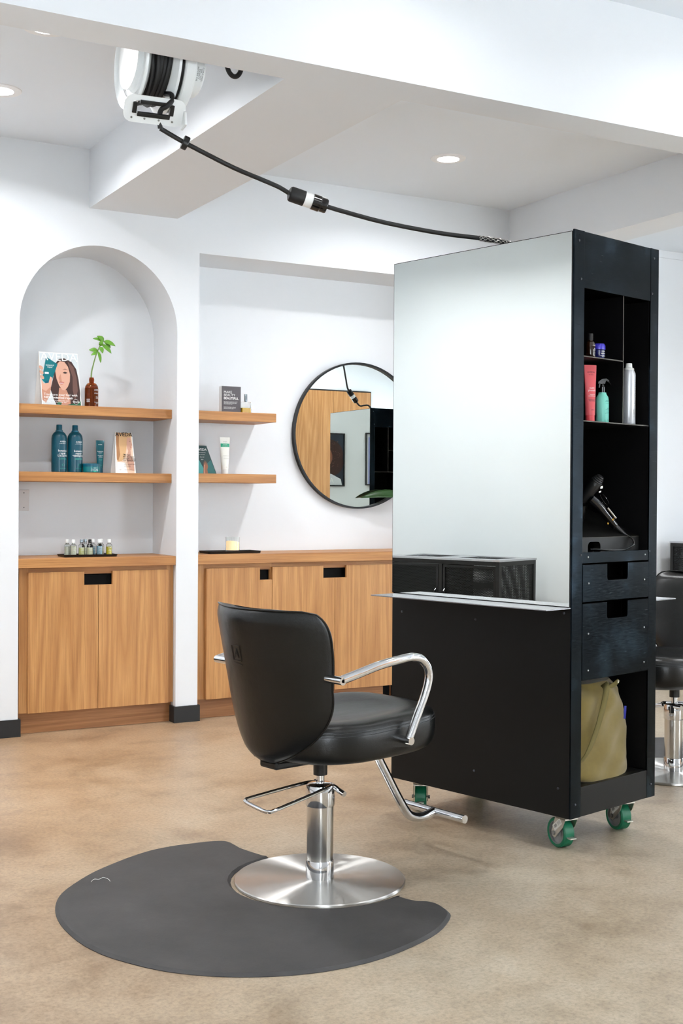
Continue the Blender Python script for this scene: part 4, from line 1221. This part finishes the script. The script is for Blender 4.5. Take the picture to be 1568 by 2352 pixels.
def ribbon(pts, width, side, th):
    P_ = smooth_path(pts, 6); sd = Vector(side).normalized()
    a = [p + sd * width / 2 for p in P_]; b = [p - sd * width / 2 for p in P_]
    m_ = MB().grid([a, b])
    return m_
st_ = ribbon([(.268, .048, .350), (.244, .020, .336), (.205, .009, .270), (.158, .005, .190), (.112, .005, .125), (.072, .012, .085)], .036, (.85, -.1, .35), .003)
o = st_.build('strap', 'strap_olive', t, sharp=180); so = o.modifiers.new('thick', 'SOLIDIFY'); so.thickness = .0035
fl = MB().prism([(.300, .326), (.340, .334), (.366, .346), (.370, .356), (.358, .362), (.332, .352), (.300, .344)], .046, .050, 'y').build('tab', 'strap_olive', t, bev=.0015, recalc=True)
MB().lathe([(.003, -.0006), (.0055, -.0012), (.0058, .0008)], 14, (.357, .0455, .353), 'y', cap=False).build('eyelet', 'caster_zinc', fl, recalc=True)
tg_ = MB().prism([(.388, .206), (.402, .204), (.408, .253), (.394, .255)], .040, .0425, 'y').build('label', 'tag_blue', t, bev=.0006, recalc=True)
lettering([('nooworks', 0, 0, .0115, 'LEFT', 0)], lambda x, y: (.4015 - y * .9 + x * .10, .0394, .207 + x * .70), ['violet_lid'], tg_)
# a wrapped thing seen in the small drawer's hand slot
t = thing('hair_roller', 'rounded black comb roller lying inside the upper drawer', 'hair tool', on_station(.285, .075, .978), KA)
MB().tube([(-.03, 0, .0), (.03, .01, .0)], .018, 14).build('roller', 'vinyl_black', t)

# ================================================================== cord reel and cord
t = thing('cord_reel', 'white ceiling-mounted cord reel wound with thick black cord', 'cord reel', (1.62, 4.46, 2.945))
RR = .185
MB().lathe([(.112, -.080), (.112, -.058), (.120, -.050), (.150, -.052), (RR - .004, -.070), (RR, -.074), (RR + .003, -.070), (RR, -.062), (.150, -.040), (.05, -.040)], 64, (0, 0, 0), 'x', cap=False).build('flange', 'reel_white', t, recalc=True)
MB().lathe([(.0001, -.079), (.108, -.079), (.112, -.081), (.112, -.074)], 48, (0, 0, 0), 'x', cap=False).build('hub_cover', 'plug_white', t, recalc=True)
MB().lathe([(.05, .044), (.150, .044), (RR - .004, .060), (RR, .066), (RR + .003, .064), (RR, .056), (.152, .036)], 64, (0, 0, 0), 'x', cap=False).build('flange', 'reel_white', t, recalc=True)
for k in range(7):
    x = -.042 + .0135 * k
    MB().tube([(x + .004 * math.sin(3 * a + k), (.150 + .007 * math.sin(k * 2.1 + a)) * math.cos(a), (.150 + .007 * math.sin(k * 2.1 + a)) * math.sin(a)) for a in (2 * math.pi * j / 48 for j in range(48))], .0095, 8, closed=True).build('cord_winding', 'rubber_black', t)
MB().lathe([(.135, -.042), (.135, .044)], 40, (0, 0, 0), 'x').build('drum', 'black_plastic', t)
MB().lathe([(.168, .066), (.168, .084)], 48, (0, 0, 0), 'x').build('brush_ring', 'black_plastic', t)
MB().lathe([(.05, .083), (.178, .083), (.182, .088), (.182, .122), (.176, .128), (.05, .128)], 56, (0, 0, 0), 'x').build('spring_housing', 'reel_white', t, recalc=True)
MB().lathe([(.104, .127), (.104, .186), (.097, .193), (.0001, .193)], 36, (0, 0, .0), 'x').build('motor_cap', 'reel_white', t, recalc=True)
lettering([('CORD REEL\n30A 125V\nINSPECT\nBEFORE USE', -.01, .026, .010, 'CENTER', 0)], lambda x, y: (.142 + (y + .02) * .8, -.1046 * math.cos(x / .104 + .55), -.1046 * math.sin(x / .104 + .55)), ['ink_black'], t)
# mounting yoke to the ceiling
yk = MB().box(.090, -.05, .10, .098, .05, .272).box(-.085, -.06, .262, .098, .06, .274).box(-.085, -.05, .10, -.079, .05, .272)
yk.build('mounting_bracket', 'reel_white', t, bev=.002)
# cord guide with roller window, carried by an arm from the housing
Gm = Matrix.Translation((-.022, -.128, -.222)) @ Matrix.Rotation(R(32), 4, 'X') @ Matrix.Rotation(R(-2), 4, 'Y')     # plate lies in local X/Z, faces -Y
gp = MB()
outer = rrect(-.118, -.050, .118, .050, .034, 5); inner = rrect(-.082, -.016, .066, .030, .004, 5)
n = len(outer)
for y in (-.002, .002):
    gp.add([(x, y, z) for x, z in outer] + [(x, y, z) for x, z in inner], [(i, (i + 1) % n, n + (i + 1) % n, n + i) for i in range(n)])
gp.grid([[(x, -.002, z) for x, z in outer], [(x, .002, z) for x, z in outer]], closed_u=True); gp.grid([[(x, -.002, z) for x, z in inner], [(x, .002, z) for x, z in inner]], closed_u=True)
gp.xf(Gm); gp.build('guide_plate', 'reel_white', t, recalc=True)
for b in ((-.086, -.008, -.016, -.070, .006, .024), (.056, -.008, -.012, .072, .006, .028), (-.066, -.008, -.026, .060, .006, -.010), (-.060, -.008, .020, .060, .006, .034)):
    MB().box(*b).xf(Gm).build('guide_roller', 'black_plastic', t, bev=.002)
for x in (-.085, -.035, .02, .072):
    MB().lathe([(.004, -.0022), (.004, -.0035), (.0001, -.0045)], 10, (x, 0, -.033), 'y').xf(Gm).build('rivet', 'screw_zinc', t)
MB().prism([(-.150, -.262), (-.105, -.272), (-.060, -.225), (-.015, -.186), (.035, -.17), (.02, -.12), (-.05, -.14), (-.10, -.175), (-.145, -.215)], .088, .098, 'x').build('guide_arm', 'reel_white', t, bev=.002, recalc=True)
cord_in = MB().tube(smooth_path([(.040, -.075, -.135), (.046, -.120, -.150), (.036, -.150, -.182), (.016, -.152, -.206), (.004, -.128, -.214), (.004, -.108, -.236), (.013, -.093, -.273)], 6), .0095, 10)
cord_in.build('cord_tail', 'rubber_black', t)

path = [(1.633, 4.367, 2.672), (1.678, 4.362, 2.651), (1.728, 4.356, 2.629), (1.819, 4.343, 2.592), (1.92, 4.326, 2.552), (2.02, 4.306, 2.519), (2.088, 4.291, 2.495), (2.135, 4.281, 2.472),
        (2.197, 4.265, 2.456), (2.266, 4.247, 2.435), (2.356, 4.221, 2.413), (2.473, 4.184, 2.387), (2.589, 4.144, 2.367), (2.72, 4.094, 2.348), (2.85, 4.04, 2.335), (2.942, 4.0, 2.322), (2.99, 3.972, 2.30), (3.004, 3.966, 2.2725)]
t = thing('power_cord', 'thick black power cord with a plug connection hanging from the reel to the station', 'cord', path[8])
o0 = Vector(path[8])
loc_ = lambda ps: [tuple(Vector(p) - o0) for p in ps]
MB().tube(smooth_path(loc_(path), 5), .0088, 12).build('cable', 'rubber_black', t)
d_ = (Vector(path[4]) - Vector(path[2])).normalized(); c_ = Vector(path[2]) - o0
st = MB().lathe([(.009, -.011), (.024, -.011), (.026, -.009), (.026, .009), (.024, .011), (.009, .011)], 28)
st.xf(Matrix.Translation(c_) @ d_.to_track_quat('Z', 'Y').to_matrix().to_4x4()).build('ball_stop', 'black_plastic', t)
def along(name, mat, prof, seg=28, off=(0, 0, 0)):
    a, b = Vector(path[7]) - o0, Vector(path[9]) - o0
    q_ = (b - a).normalized().to_track_quat('Z', 'Y').to_matrix().to_4x4()
    return MB().lathe(prof, seg).xf(Matrix.Translation(a + Vector(off)) @ q_).build(name, mat, t)
pl = along('plug', 'rubber_black', [(.012, -.012), (.026, -.006), (.0295, 0), (.0295, .054), (.027, .056)], 40)
along('plug_collar', 'plug_white', [(.0285, .054), (.0285, .086), (.026, .088)])
along('connector', 'gloss_black', [(.026, .086), (.0310, .088), (.0310, .118), (.0285, .121), (.0285, .142), (.026, .147), (.012, .149)])
along('lock_tab', 'plug_white', [(.007, .118), (.007, .146)], 10, (.0, .0, .026))
# wire mesh grip at the station end: two families of thin helices
gA = [Vector(p) - o0 for p in path[14:17]]
gp_ = smooth_path([tuple(p) for p in gA], 12)
mesh = MB()
for fam in (1, -1):
    for k in range(5):
        pts = []
        for i, p in enumerate(gp_):
            tdir = (gp_[min(i + 1, len(gp_) - 1)] - gp_[max(i - 1, 0)]).normalized()
            u = tdir.cross(Vector((0, 0, 1))).normalized(); w = tdir.cross(u)
            a = 2 * math.pi * k / 5 + fam * i * .55
            pts.append(p + (u * math.cos(a) + w * math.sin(a)) * .0105)
        mesh.tube(pts, .0011, 5)
mesh.build('wire_grip', 'steel_mesh', t)
# loop of another cord hanging in the coffer
t = thing('spare_cord', 'short loop of black cord dangling just below the ceiling beam', 'cord', (1.97, 4.45, 2.945))
MB().tube(smooth_path([(-.060, .01, .275), (-.050, .0, .12), (-.032, 0, .035), (-.012, 0, .004), (.012, 0, .006), (.030, 0, .04), (.045, 0, .12), (.05, .01, .275)], 6), .0095, 10).build('cable', 'rubber_black', t)
# ================================================================== salon chair (own frame: +X forward, +Y its left)
CH = (1.966, 3.694, 0.0); CA = R(11.6)
def salon_chair(loc, rotz, label):
    t = thing('salon_chair', label, 'salon chair', loc, rotz, 'salon chairs')
    # --- base and pump
    MB().lathe([(.0001, 0.0005), (.288, .0005), (.290, .003), (.290, .009), (.287, .012), (.060, .0135), (.050, .014), (.0001, .014)], 128, cap=False).build('base_plate', 'brushed_disc', t, sharp=30)
    MB().lathe([(.0475, .012), (.0475, .072), (.0462, .075)], 40).build('column_foot', 'chrome', t)
    MB().lathe([(.0455, .07), (.0455, .262)], 40).build('column', 'satin_steel', t)
    MB().lathe([(.0485, .258), (.0495, .262), (.0495, .318), (.047, .328), (.038, .333), (.016, .335)], 40).build('column_collar', 'chrome', t)
    MB().lathe([(.014, .33), (.014, .372)], 20).build('piston', 'chrome', t)
    MB().lathe([(.024, .362), (.024, .405), (.030, .42), (.030, .445)], 20).build('swivel_boss', 'black_plastic', t)
    MB().box(-.16, -.10, .432, .16, .10, .450).build('seat_plate', 'black_plastic', t, bev=.004)
    # --- foot pump lever
    lv = smooth_path([(.030, .052, .318), (-.02, .056, .326), (-.25, .052, .312), (-.278, .046, .309), (-.288, .028, .306), (-.290, -.062, .298), (-.282, -.084, .297), (-.258, -.088, .299), (-.05, -.058, .322), (.006, -.050, .330), (.020, -.056, .327), (.022, -.075, .318)], 5)
    lever = MB().tube(lv, .0062, 10).build('pump_lever', 'chrome', t)
    MB().tube([(.024, -.048, .322), (.024, -.098, .309)], .0095, 14).build('lever_pin', 'chrome', lever)
    MB().tube([(.030, .062, .320), (.030, -.030, .322)], .012, 14).build('lever_pivot', 'chrome', lever)
    # --- seat cushion
    def outline(k, n, grow=0.0):
        a = 2 * math.pi * k / n
        c, s = math.cos(a), math.sin(a)
        p = 3.6 if c > 0 else 2.9
        rr = 1 / ((abs(c) ** p + abs(s) ** p) ** (1 / p))
        ax_ = (.312 if c > 0 else .300) + grow
        return (.068 + ax_ * rr * c, (.268 + grow) * rr * s)
    n = 64
    rows = []
    def ring(z, grow, lift=0.0):
        row = []
        for k in range(n):
            x, y = outline(k, n, grow)
            zz = z + lift * max(0, (x - .0) / .38)
            # the front edge rolls over
            row.append((x, y, zz))
        rows.append(row)
    ring(.440, -.060); ring(.442, -.030, .008); ring(.452, -.008, .014); ring(.478, .0, .018); ring(.520, .002, .018); ring(.543, .000, .018); ring(.549, -.004, .018); ring(.553, -.003, .018); ring(.566, -.012, .018); ring(.576, -.030, .018)
    for g, dz in ((-.060, .0), (-.105, -.010), (-.150, -.018), (-.200, -.021), (-.24, -.022)):
        ring(.578 + dz, g, .020)
    sb = MB().grid(rows, closed_u=True)
    sb.add(rows[0], [tuple(range(n))[::-1]]); sb.add(rows[-1], [tuple(range(n))])
    sb.build('seat', 'black_leather', t, sub=1, sharp=180)
    for z, g in ((.5475, .0008), (.538, .0034)):
        pts = []
        for k in range(n):
            x, y = outline(k, n, g - .0035)
            pts.append((x, y, z + .018 * max(0, x / .38)))
        MB().tube(pts, .0013, 6, closed=True).build('seam', 'stitch', t)
    # --- backrest shell: rear skin and front pad meet at a rounded rim
    z0, z1 = .434, .944
    def halfw(s):           # half width at height fraction s
        if s < .5:          # round bottom
            return .020 + .2545 * (1 - (1 - s / .5) ** 2.15) ** .70
        w_ = .2745 + .0175 * math.sin(math.pi / 2 * min(1.0, (s - .5) / .34))
        if s > .84:         # rounded upper corners
            w_ -= .050 * (1 - math.sqrt(max(0.0, 1 - ((s - .84) / .16) ** 2)))
        return w_
    def rear(u, s):         # u in -1..1
        y = halfw(s) * u
        z = z0 + (z1 - z0) * s
        return Vector((-.1746 - .205 * (z - .7) - .12 * (1 - (abs(y) / .29) ** 1.97), y, z))
    ns, nu = 26, 24
    th = .062
    S = [0.0, .006, .02, .045] + [.08 + .84 * k / (ns - 1) for k in range(ns)] + [.95, .975, .99, 1.0]
    rows = []
    for s in S:
        edge_v = min(1, max(0, math.sin(math.pi * min(1, max(0, min(s, 1 - s) / .07)) / 2)))
        row = []
        for k in range(nu + 1):                       # rear skin
            u = -1 + 2 * k / nu
            u = math.copysign(1 - (1 - abs(u)) ** 1.35, u)
            p = rear(u, s)
            ed = edge_v * (1 - abs(u) ** 5)
            row.append(p + Vector((.009 - .022 * ed, 0, 0)))
        for k in range(nu - 1, 0, -1):                # front pad
            u = -1 + 2 * k / nu
            u = math.copysign(1 - (1 - abs(u)) ** 1.35, u)
            p = rear(u, s)
            ed = edge_v * (1 - abs(u) ** 5)
            row.append(p + Vector((.006 + th * ed, 0, 0)))
        rows.append(row)
    bk = MB().grid(rows, closed_u=True)
    m_ = len(rows[0])
    bk.add(rows[0], [tuple(range(m_))[::-1]]); bk.add(rows[-1], [tuple(range(m_))])
    back = bk.build('backrest', 'black_leather', t, sub=1, sharp=180)
    rim = []
    for s in [.02 + .965 * k / 40 for k in range(41)]:
        rim.append(rear(.992, s) + Vector((.009, .0005, 0)))
    top = [rear(1 - 2 * k / 20, .997) + Vector((.006, 0, .0010)) for k in range(1, 20)]
    rim2 = [Vector((p.x, -p.y, p.z)) for p in rim[::-1]]
    MB().tube(rim + top + rim2, .0030, 8).build('piping', 'black_leather', back)
    # embossed mark on the rear skin
    em = MB()
    def on_back(y, z):
        s = (z - z0) / (z1 - z0); u = y / halfw(s)
        return rear(u, s) + Vector((-.0140, 0, 0))
    def line_(a, b):
        em.tube([on_back(a[0] + (b[0] - a[0]) * k / 4, a[1] + (b[1] - a[1]) * k / 4) for k in range(5)], .0011, 5)
    for a, b in (((0.063, .820), (0.013, .820)), ((0.063, .820), (0.063, .770)), ((0.063, .770), (0.013, .770)), ((0.013, .820), (0.013, .770)), ((0.050, .780), (0.034, .810)), ((0.034, .810), (0.026, .780)), ((0.046, .790), (0.029, .790)), ((0.063, .762), (0.010, .758))):
        line_(a, b)
    em.build('emblem', 'black_leather', back)
    MB().box(-.225, -.045, .412, -.06, .045, .440).build('back_bracket', 'black_plastic', t, bev=.008)
    # --- armrests
    for s in (1, -1):
        pts = [(-.190, .330, .737), (-.123, .327, .750), (-.024, .325, .770), (.079, .322, .781), (.128, .319, .782), (.170, .316, .770), (.198, .314, .740), (.205, .311, .702), (.190, .308, .650), (.162, .305, .590), (.124, .303, .512)]
        arm = MB().tube(smooth_path([(x, s * y, z) for x, y, z in pts], 5), .0145, 14, ry=.0135).build('armrest', 'chrome', t)
        MB().tube([(-.192, s * .262, .735), (-.192, s * .340, .735)], .0130, 16).build('arm_stub', 'chrome', arm)
        MB().tube([(.122, s * .255, .508), (.122, s * .318, .508)], .0130, 16).build('arm_stub', 'chrome', arm)
        MB().lathe([(.006, 0), (.006, .0015), (.0001, .0018)], 12, (-.192, s * .340, .735), 'y').build('bolt_head', 'screw_zinc', arm)
    # --- footrest
    fr = MB().tube(smooth_path([(.10, 0, .437), (.205, 0, .435), (.250, 0, .405), (.275, 0, .365), (.305, 0, .318), (.356, 0, .237), (.402, 0, .172), (.430, 0, .150), (.465, 0, .140), (.505, 0, .141), (.545, 0, .150)], 5), .0165, 16).build('footrest', 'chrome', t)
    MB().tube([(.545, -.152, .150), (.545, .152, .150)], .0140, 16).build('foot_bar', 'chrome', fr)
    for s in (-1, 1):
        MB().lathe([(.0145, 0), (.0150, s * .003), (.0001, s * .0035)], 16, (.545, s * .152, .150), 'y').build('end_cap', 'satin_steel', fr, recalc=True)
    return t
chair = salon_chair(CH, CA, 'black leather salon chair with chrome armrests in front of the station mirror')
ch2 = copy_tree(chair)
C2 = (4.235, 4.375, 0.0); A2 = R(189)
ch2.location = C2; ch2.rotation_euler = (0, 0, A2)
ch2['label'] = 'second salon chair behind the station, cut off by the right edge of the photo'

# ------------------------------------------------------------------ anti-fatigue mat (outline measured round the chair's axis)
rel = [(-.042, .311), (-.078, .44), (-.082, .50), (-.086, .548), (-.105, .578), (-.150, .596), (-.218, .603), (-.300, .604), (-.39, .588), (-.485, .545), (-.573, .491), (-.660, .430), (-.738, .356), (-.800, .285), (-.845, .205), (-.880, .10), (-.898, -.026), (-.894, -.17), (-.876, -.27), (-.843, -.362),
       (-.765, -.495), (-.671, -.59), (-.561, -.660), (-.446, -.704), (-.331, -.722), (-.199, -.715), (-.058, -.675), (.077, -.611), (.182, -.52), (.209, -.464), (.214, -.403), (.198, -.368), (.168, -.345), (.150, -.305), (.143, -.276)]
arc_r = .302
a0, a1 = math.atan2(-.276, .143), math.atan2(.311, -.042) - 2 * math.pi
arc = [(arc_r * math.cos(a0 + (a1 - a0) * k / 20), arc_r * math.sin(a0 + (a1 - a0) * k / 20)) for k in range(1, 20)]
def floor_mat(loc, rotz, label):
    edge = [tuple(p)[:2] for p in smooth_path([(x, y, 0) for x, y in rel], 4)] + arc
    n = len(edge)
    # bevelled rim: inner ring by moving along the inward normal
    def inset(pts, d):
        out = []
        for i in range(n):
            a, b = Vector(pts[i - 1]), Vector(pts[(i + 1) % n])
            tn = (b - a).normalized(); nn = Vector((-tn.y, tn.x))
            out.append((pts[i][0] + nn.x * d, pts[i][1] + nn.y * d))
        return out
    ar = sum(edge[i][0] * edge[(i + 1) % n][1] - edge[(i + 1) % n][0] * edge[i][1] for i in range(n))
    if ar < 0:
        edge = edge[::-1]
    ins = inset(edge, .010)
    mb_ = MB()
    mb_.grid([[(x, y, .0004) for x, y in edge], [(x, y, .0022) for x, y in edge], [(x, y, .0095) for x, y in ins]], closed_u=True)
    mb_.add([(x, y, .0095) for x, y in ins], [tuple(range(n))])
    mb_.add([(x, y, .0004) for x, y in edge], [tuple(range(n))[::-1]])
    return tag(mb_.build('floor_mat', 'mat_rubber', loc=loc, rotz=rotz, sharp=25), label, 'mat', 'rubber mats under the salon chairs')
floor_mat(CH, 0.0, 'dark grey half-round rubber mat under the nearer salon chair')
floor_mat(C2, A2 - CA, 'dark grey rubber mat under the farther salon chair')
th_ = smooth_path([(1.268, 4.008, .0116), (1.285, 4.030, .012), (1.300, 4.022, .0118), (1.318, 4.034, .012), (1.328, 4.010, .0116), (1.326, 3.985, .0114)], 4)
tag(MB().tube(th_, .0007, 5).build('loose_thread', 'label_white'), 'loose white thread lying on the rim of the nearer mat', 'thread')

# ================================================================== perforated metal cabinets
def mesh_cabinet(loc, rotz, w, d, h, label):
    """front faces +X, width along Y; open slotted panels, two openings in the top"""
    t = thing('perforated_cabinet', label, 'cabinet', loc, rotz, 'perforated black cabinets')
    p = .028
    fr = MB()
    for x in (-d, -p):
        for y in (-w / 2, w / 2 - p):
            fr.box(x, y, 0.0, x + p, y + p, h - .012)
    for z in (.05, h - .04):
        for y in (-w / 2, w / 2 - p):
            fr.box(-d + p, y, z, -p, y + p, z + p)
        for x in (-d, -p):
            fr.box(x, -w / 2 + p, z, x + p, w / 2 - p, z + p)
    fr.box(-p, -.014, .078, 0, .014, h - .04)
    fr.build('frame', 'black_plastic', t, bev=.001)
    for y in (-w / 2 + .006, w / 2 - .008):
        MB().box(-d + p, y, .078, -p, y + .002, h - .04).build('side_panel', 'perforated_sheet', t)
    MB().box(-d + .006, -w / 2 + p, .078, -d + .008, w / 2 - p, h - .04).build('back_panel', 'perforated_sheet', t)
    for s in (-1, 1):
        a, b = sorted((s * .020, s * (w / 2 - p - .004)))
        dr = MB().box(-.014, a, .082, -.012, b, h - .044).build('door', 'perforated_sheet', t)
        rim = MB()
        for q in ((a, .082, a + .016, h - .044), (b - .016, .082, b, h - .044), (a, .082, b, .098), (a, h - .060, b, h - .044)):
            rim.box(-.0155, q[0], q[1], -.004, q[2], q[3])
        rim.build('door_frame', 'black_plastic', dr)
        MB().tube([(.0, s * .036, h * .52), (.012, s * .036, h * .53), (.012, s * .036, h * .76), (.0, s * .036, h * .77)], .006, 8).build('handle', 'gloss_black', dr)
    MB().box(-d + .03, .016, .08, -.03, w / 2 - .03, h - .05).build('dark_backing', 'black_interior', t)  # dark block added behind one door so its slots read solid
    # top with two square openings
    tp = MB()
    o0, o1 = -d + .10, -.10
    segs = [(-d - .004, -w / 2 - .004, .004, -w / 2 + .085), (-d - .004, -.075, .004, .075), (-d - .004, w / 2 - .085, .004, w / 2 + .004)]
    for q in segs:
        tp.box(q[0], q[1], h - .012, q[2], q[3], h)
    for a, b in ((-w / 2 + .085, -.075), (.075, w / 2 - .085)):
        tp.box(-d - .004, a, h - .012, o0, b, h); tp.box(o1, a, h - .012, .004, b, h)
    tp.build('top_panel', 'white_steel', t)
    return t
mesh_cabinet((-.19, 5.70, 0), R(7), .93, .45, .905, 'black perforated metal cabinet seen as a reflection in the station mirror')
mesh_cabinet((7.11, 6.62, 0), R(-90), .70, .42, .985, 'black perforated cabinet behind the second chair at the right edge of the photo')

# ================================================================== behind the camera: what the round mirror shows
t = thing('oak_wardrobe', 'tall flush oak wardrobe seen only in the round mirror', 'wardrobe', (7.35, Y0 + .003, 0))
MB().box(-.02, .0, .0, 1.45, .012, 2.80).build('surround', 'vinyl_black', t)
for k in range(2):
    dr = MB().box(.002 + .84 * k, .013, .06, .838 if k == 0 else 1.428, .034, 2.78).build('door', 'oak_vertical', t, bev=.002)
    if k == 0:
        MB().tube([(.79, .034, 1.02), (.79, .066, 1.03), (.79, .066, 1.42), (.79, .034, 1.43)], .007, 8).build('handle', 'gloss_black', dr)
def poster(x0, x1, z0, z1, label, kind):
    t = thing('framed_poster', label, 'poster', (x0, Y0, z0))
    w, h = x1 - x0, z1 - z0
    fr = MB()
    for b in ((0, 0, w, .018), (0, h - .018, w, h), (0, .018, .018, h - .018), (w - .018, .018, w, h - .018)):
        fr.box(b[0], .0, b[1], b[2], .025, b[3])
    fr.build('frame', 'gloss_black', t)
    fmap = lambda x, y, l=0.0: (w - x, .012 + l, y)        # seen from the room side
    mb_ = MB()
    F = lambda pts, mi, l: mb_.add([fmap(.018 + u * (w - .036), .018 + v * (h - .036), l) for u, v in pts], [tuple(range(len(pts)))], mi)
    if kind == 'portrait':
        F([(0, 0), (1, 0), (1, 1), (0, 1)], 0, 0)
        F(ell(.55, .60, .44, .30, 24), 1, .0006)
        F(ell(.62, .44, .38, .26, 20), 1, .0008)
        F(ell(.46, .55, .20, .19, 24), 2, .0012)
        F([(.36, .40), (.56, .40), (.60, .20), (.90, .10), (.90, 0), (.10, 0), (.12, .10), (.32, .20)], 2, .0010)
        F([(.10, .12), (.34, .22), (.62, .22), (.92, .12), (.96, 0), (.06, 0)], 3, .0016)
        F([(.38, .47), (.53, .47), (.46, .445)], 4, .0018)
        for ex in (.39, .54):
            F(ell(ex, .58, .032, .012, 10), 5, .0018)
        rnd = random.Random(3)
        for k in range(60):
            F(ell(.30 + .6 * rnd.random(), .35 + .52 * rnd.random(), .012, .008, 6), 6, .0009)
    else:
        F([(0, 0), (1, 0), (1, 1), (0, 1)], 3, 0)
        F([(.05, 0), (1, 0), (1, .94), (.05, .94)], 7, .0006)
    mb_.build('print', ['poster_navy', 'hair_brown', 'skin_deep', 'poster_white', 'lip', 'eye_dark', 'hair_brown_light', 'poster_lilac'], t)
    lettering([('AVEDA' if kind == 'portrait' else 'ART OF PURE', 0, 0, .10 if kind == 'portrait' else .085, 'LEFT', 0)],
              (lambda x, y: fmap(.06 + x, .05 + y, .0025)) if kind == 'portrait' else (lambda x, y: fmap(.16 - y, .08 + x, .0025)), ['ink_white'], t)
poster(5.09, 5.64, 1.46, 2.20, 'framed portrait poster of a curly-haired woman seen in the round mirror', 'portrait')
poster(4.20, 4.75, 1.48, 2.22, 'framed lilac poster with white letters seen in the round mirror', 'words')
# the second station's own cord, also seen in the round mirror
t = thing('power_cord', 'black power cord of the second station, seen only in the round mirror', 'cord', (6.86, 2.2, 2.45))
c2 = [(-.42, .0, .955), (-.345, .0, .62), (-.277, .0, .326), (-.244, .0, .17), (-.21, .0, .038), (-.104, .0, -.092), (-.059, .0, -.129), (-.033, .05, -.126), (-.01, .1, -.130), (.02, .12, -.176)]
MB().tube(smooth_path(c2, 5), .0095, 10).build('cable', 'rubber_black', t)
a_, b_ = Vector(c2[4]), Vector(c2[5])
q_ = Matrix.Translation(a_) @ (b_ - a_).normalized().to_track_quat('Z', 'Y').to_matrix().to_4x4()
ln_ = (b_ - a_).length
MB().lathe([(.012, 0), (.030, .008), (.030, ln_ * .42), (.027, ln_ * .43)], 24).xf(q_).build('plug', 'rubber_black', t)
MB().lathe([(.0285, ln_ * .43), (.0285, ln_ * .62)], 24).xf(q_).build('plug_collar', 'plug_white', t)
MB().lathe([(.0305, ln_ * .62), (.0305, ln_ * .85), (.026, ln_ * .97), (.012, ln_)], 24).xf(q_).build('connector', 'gloss_black', t)
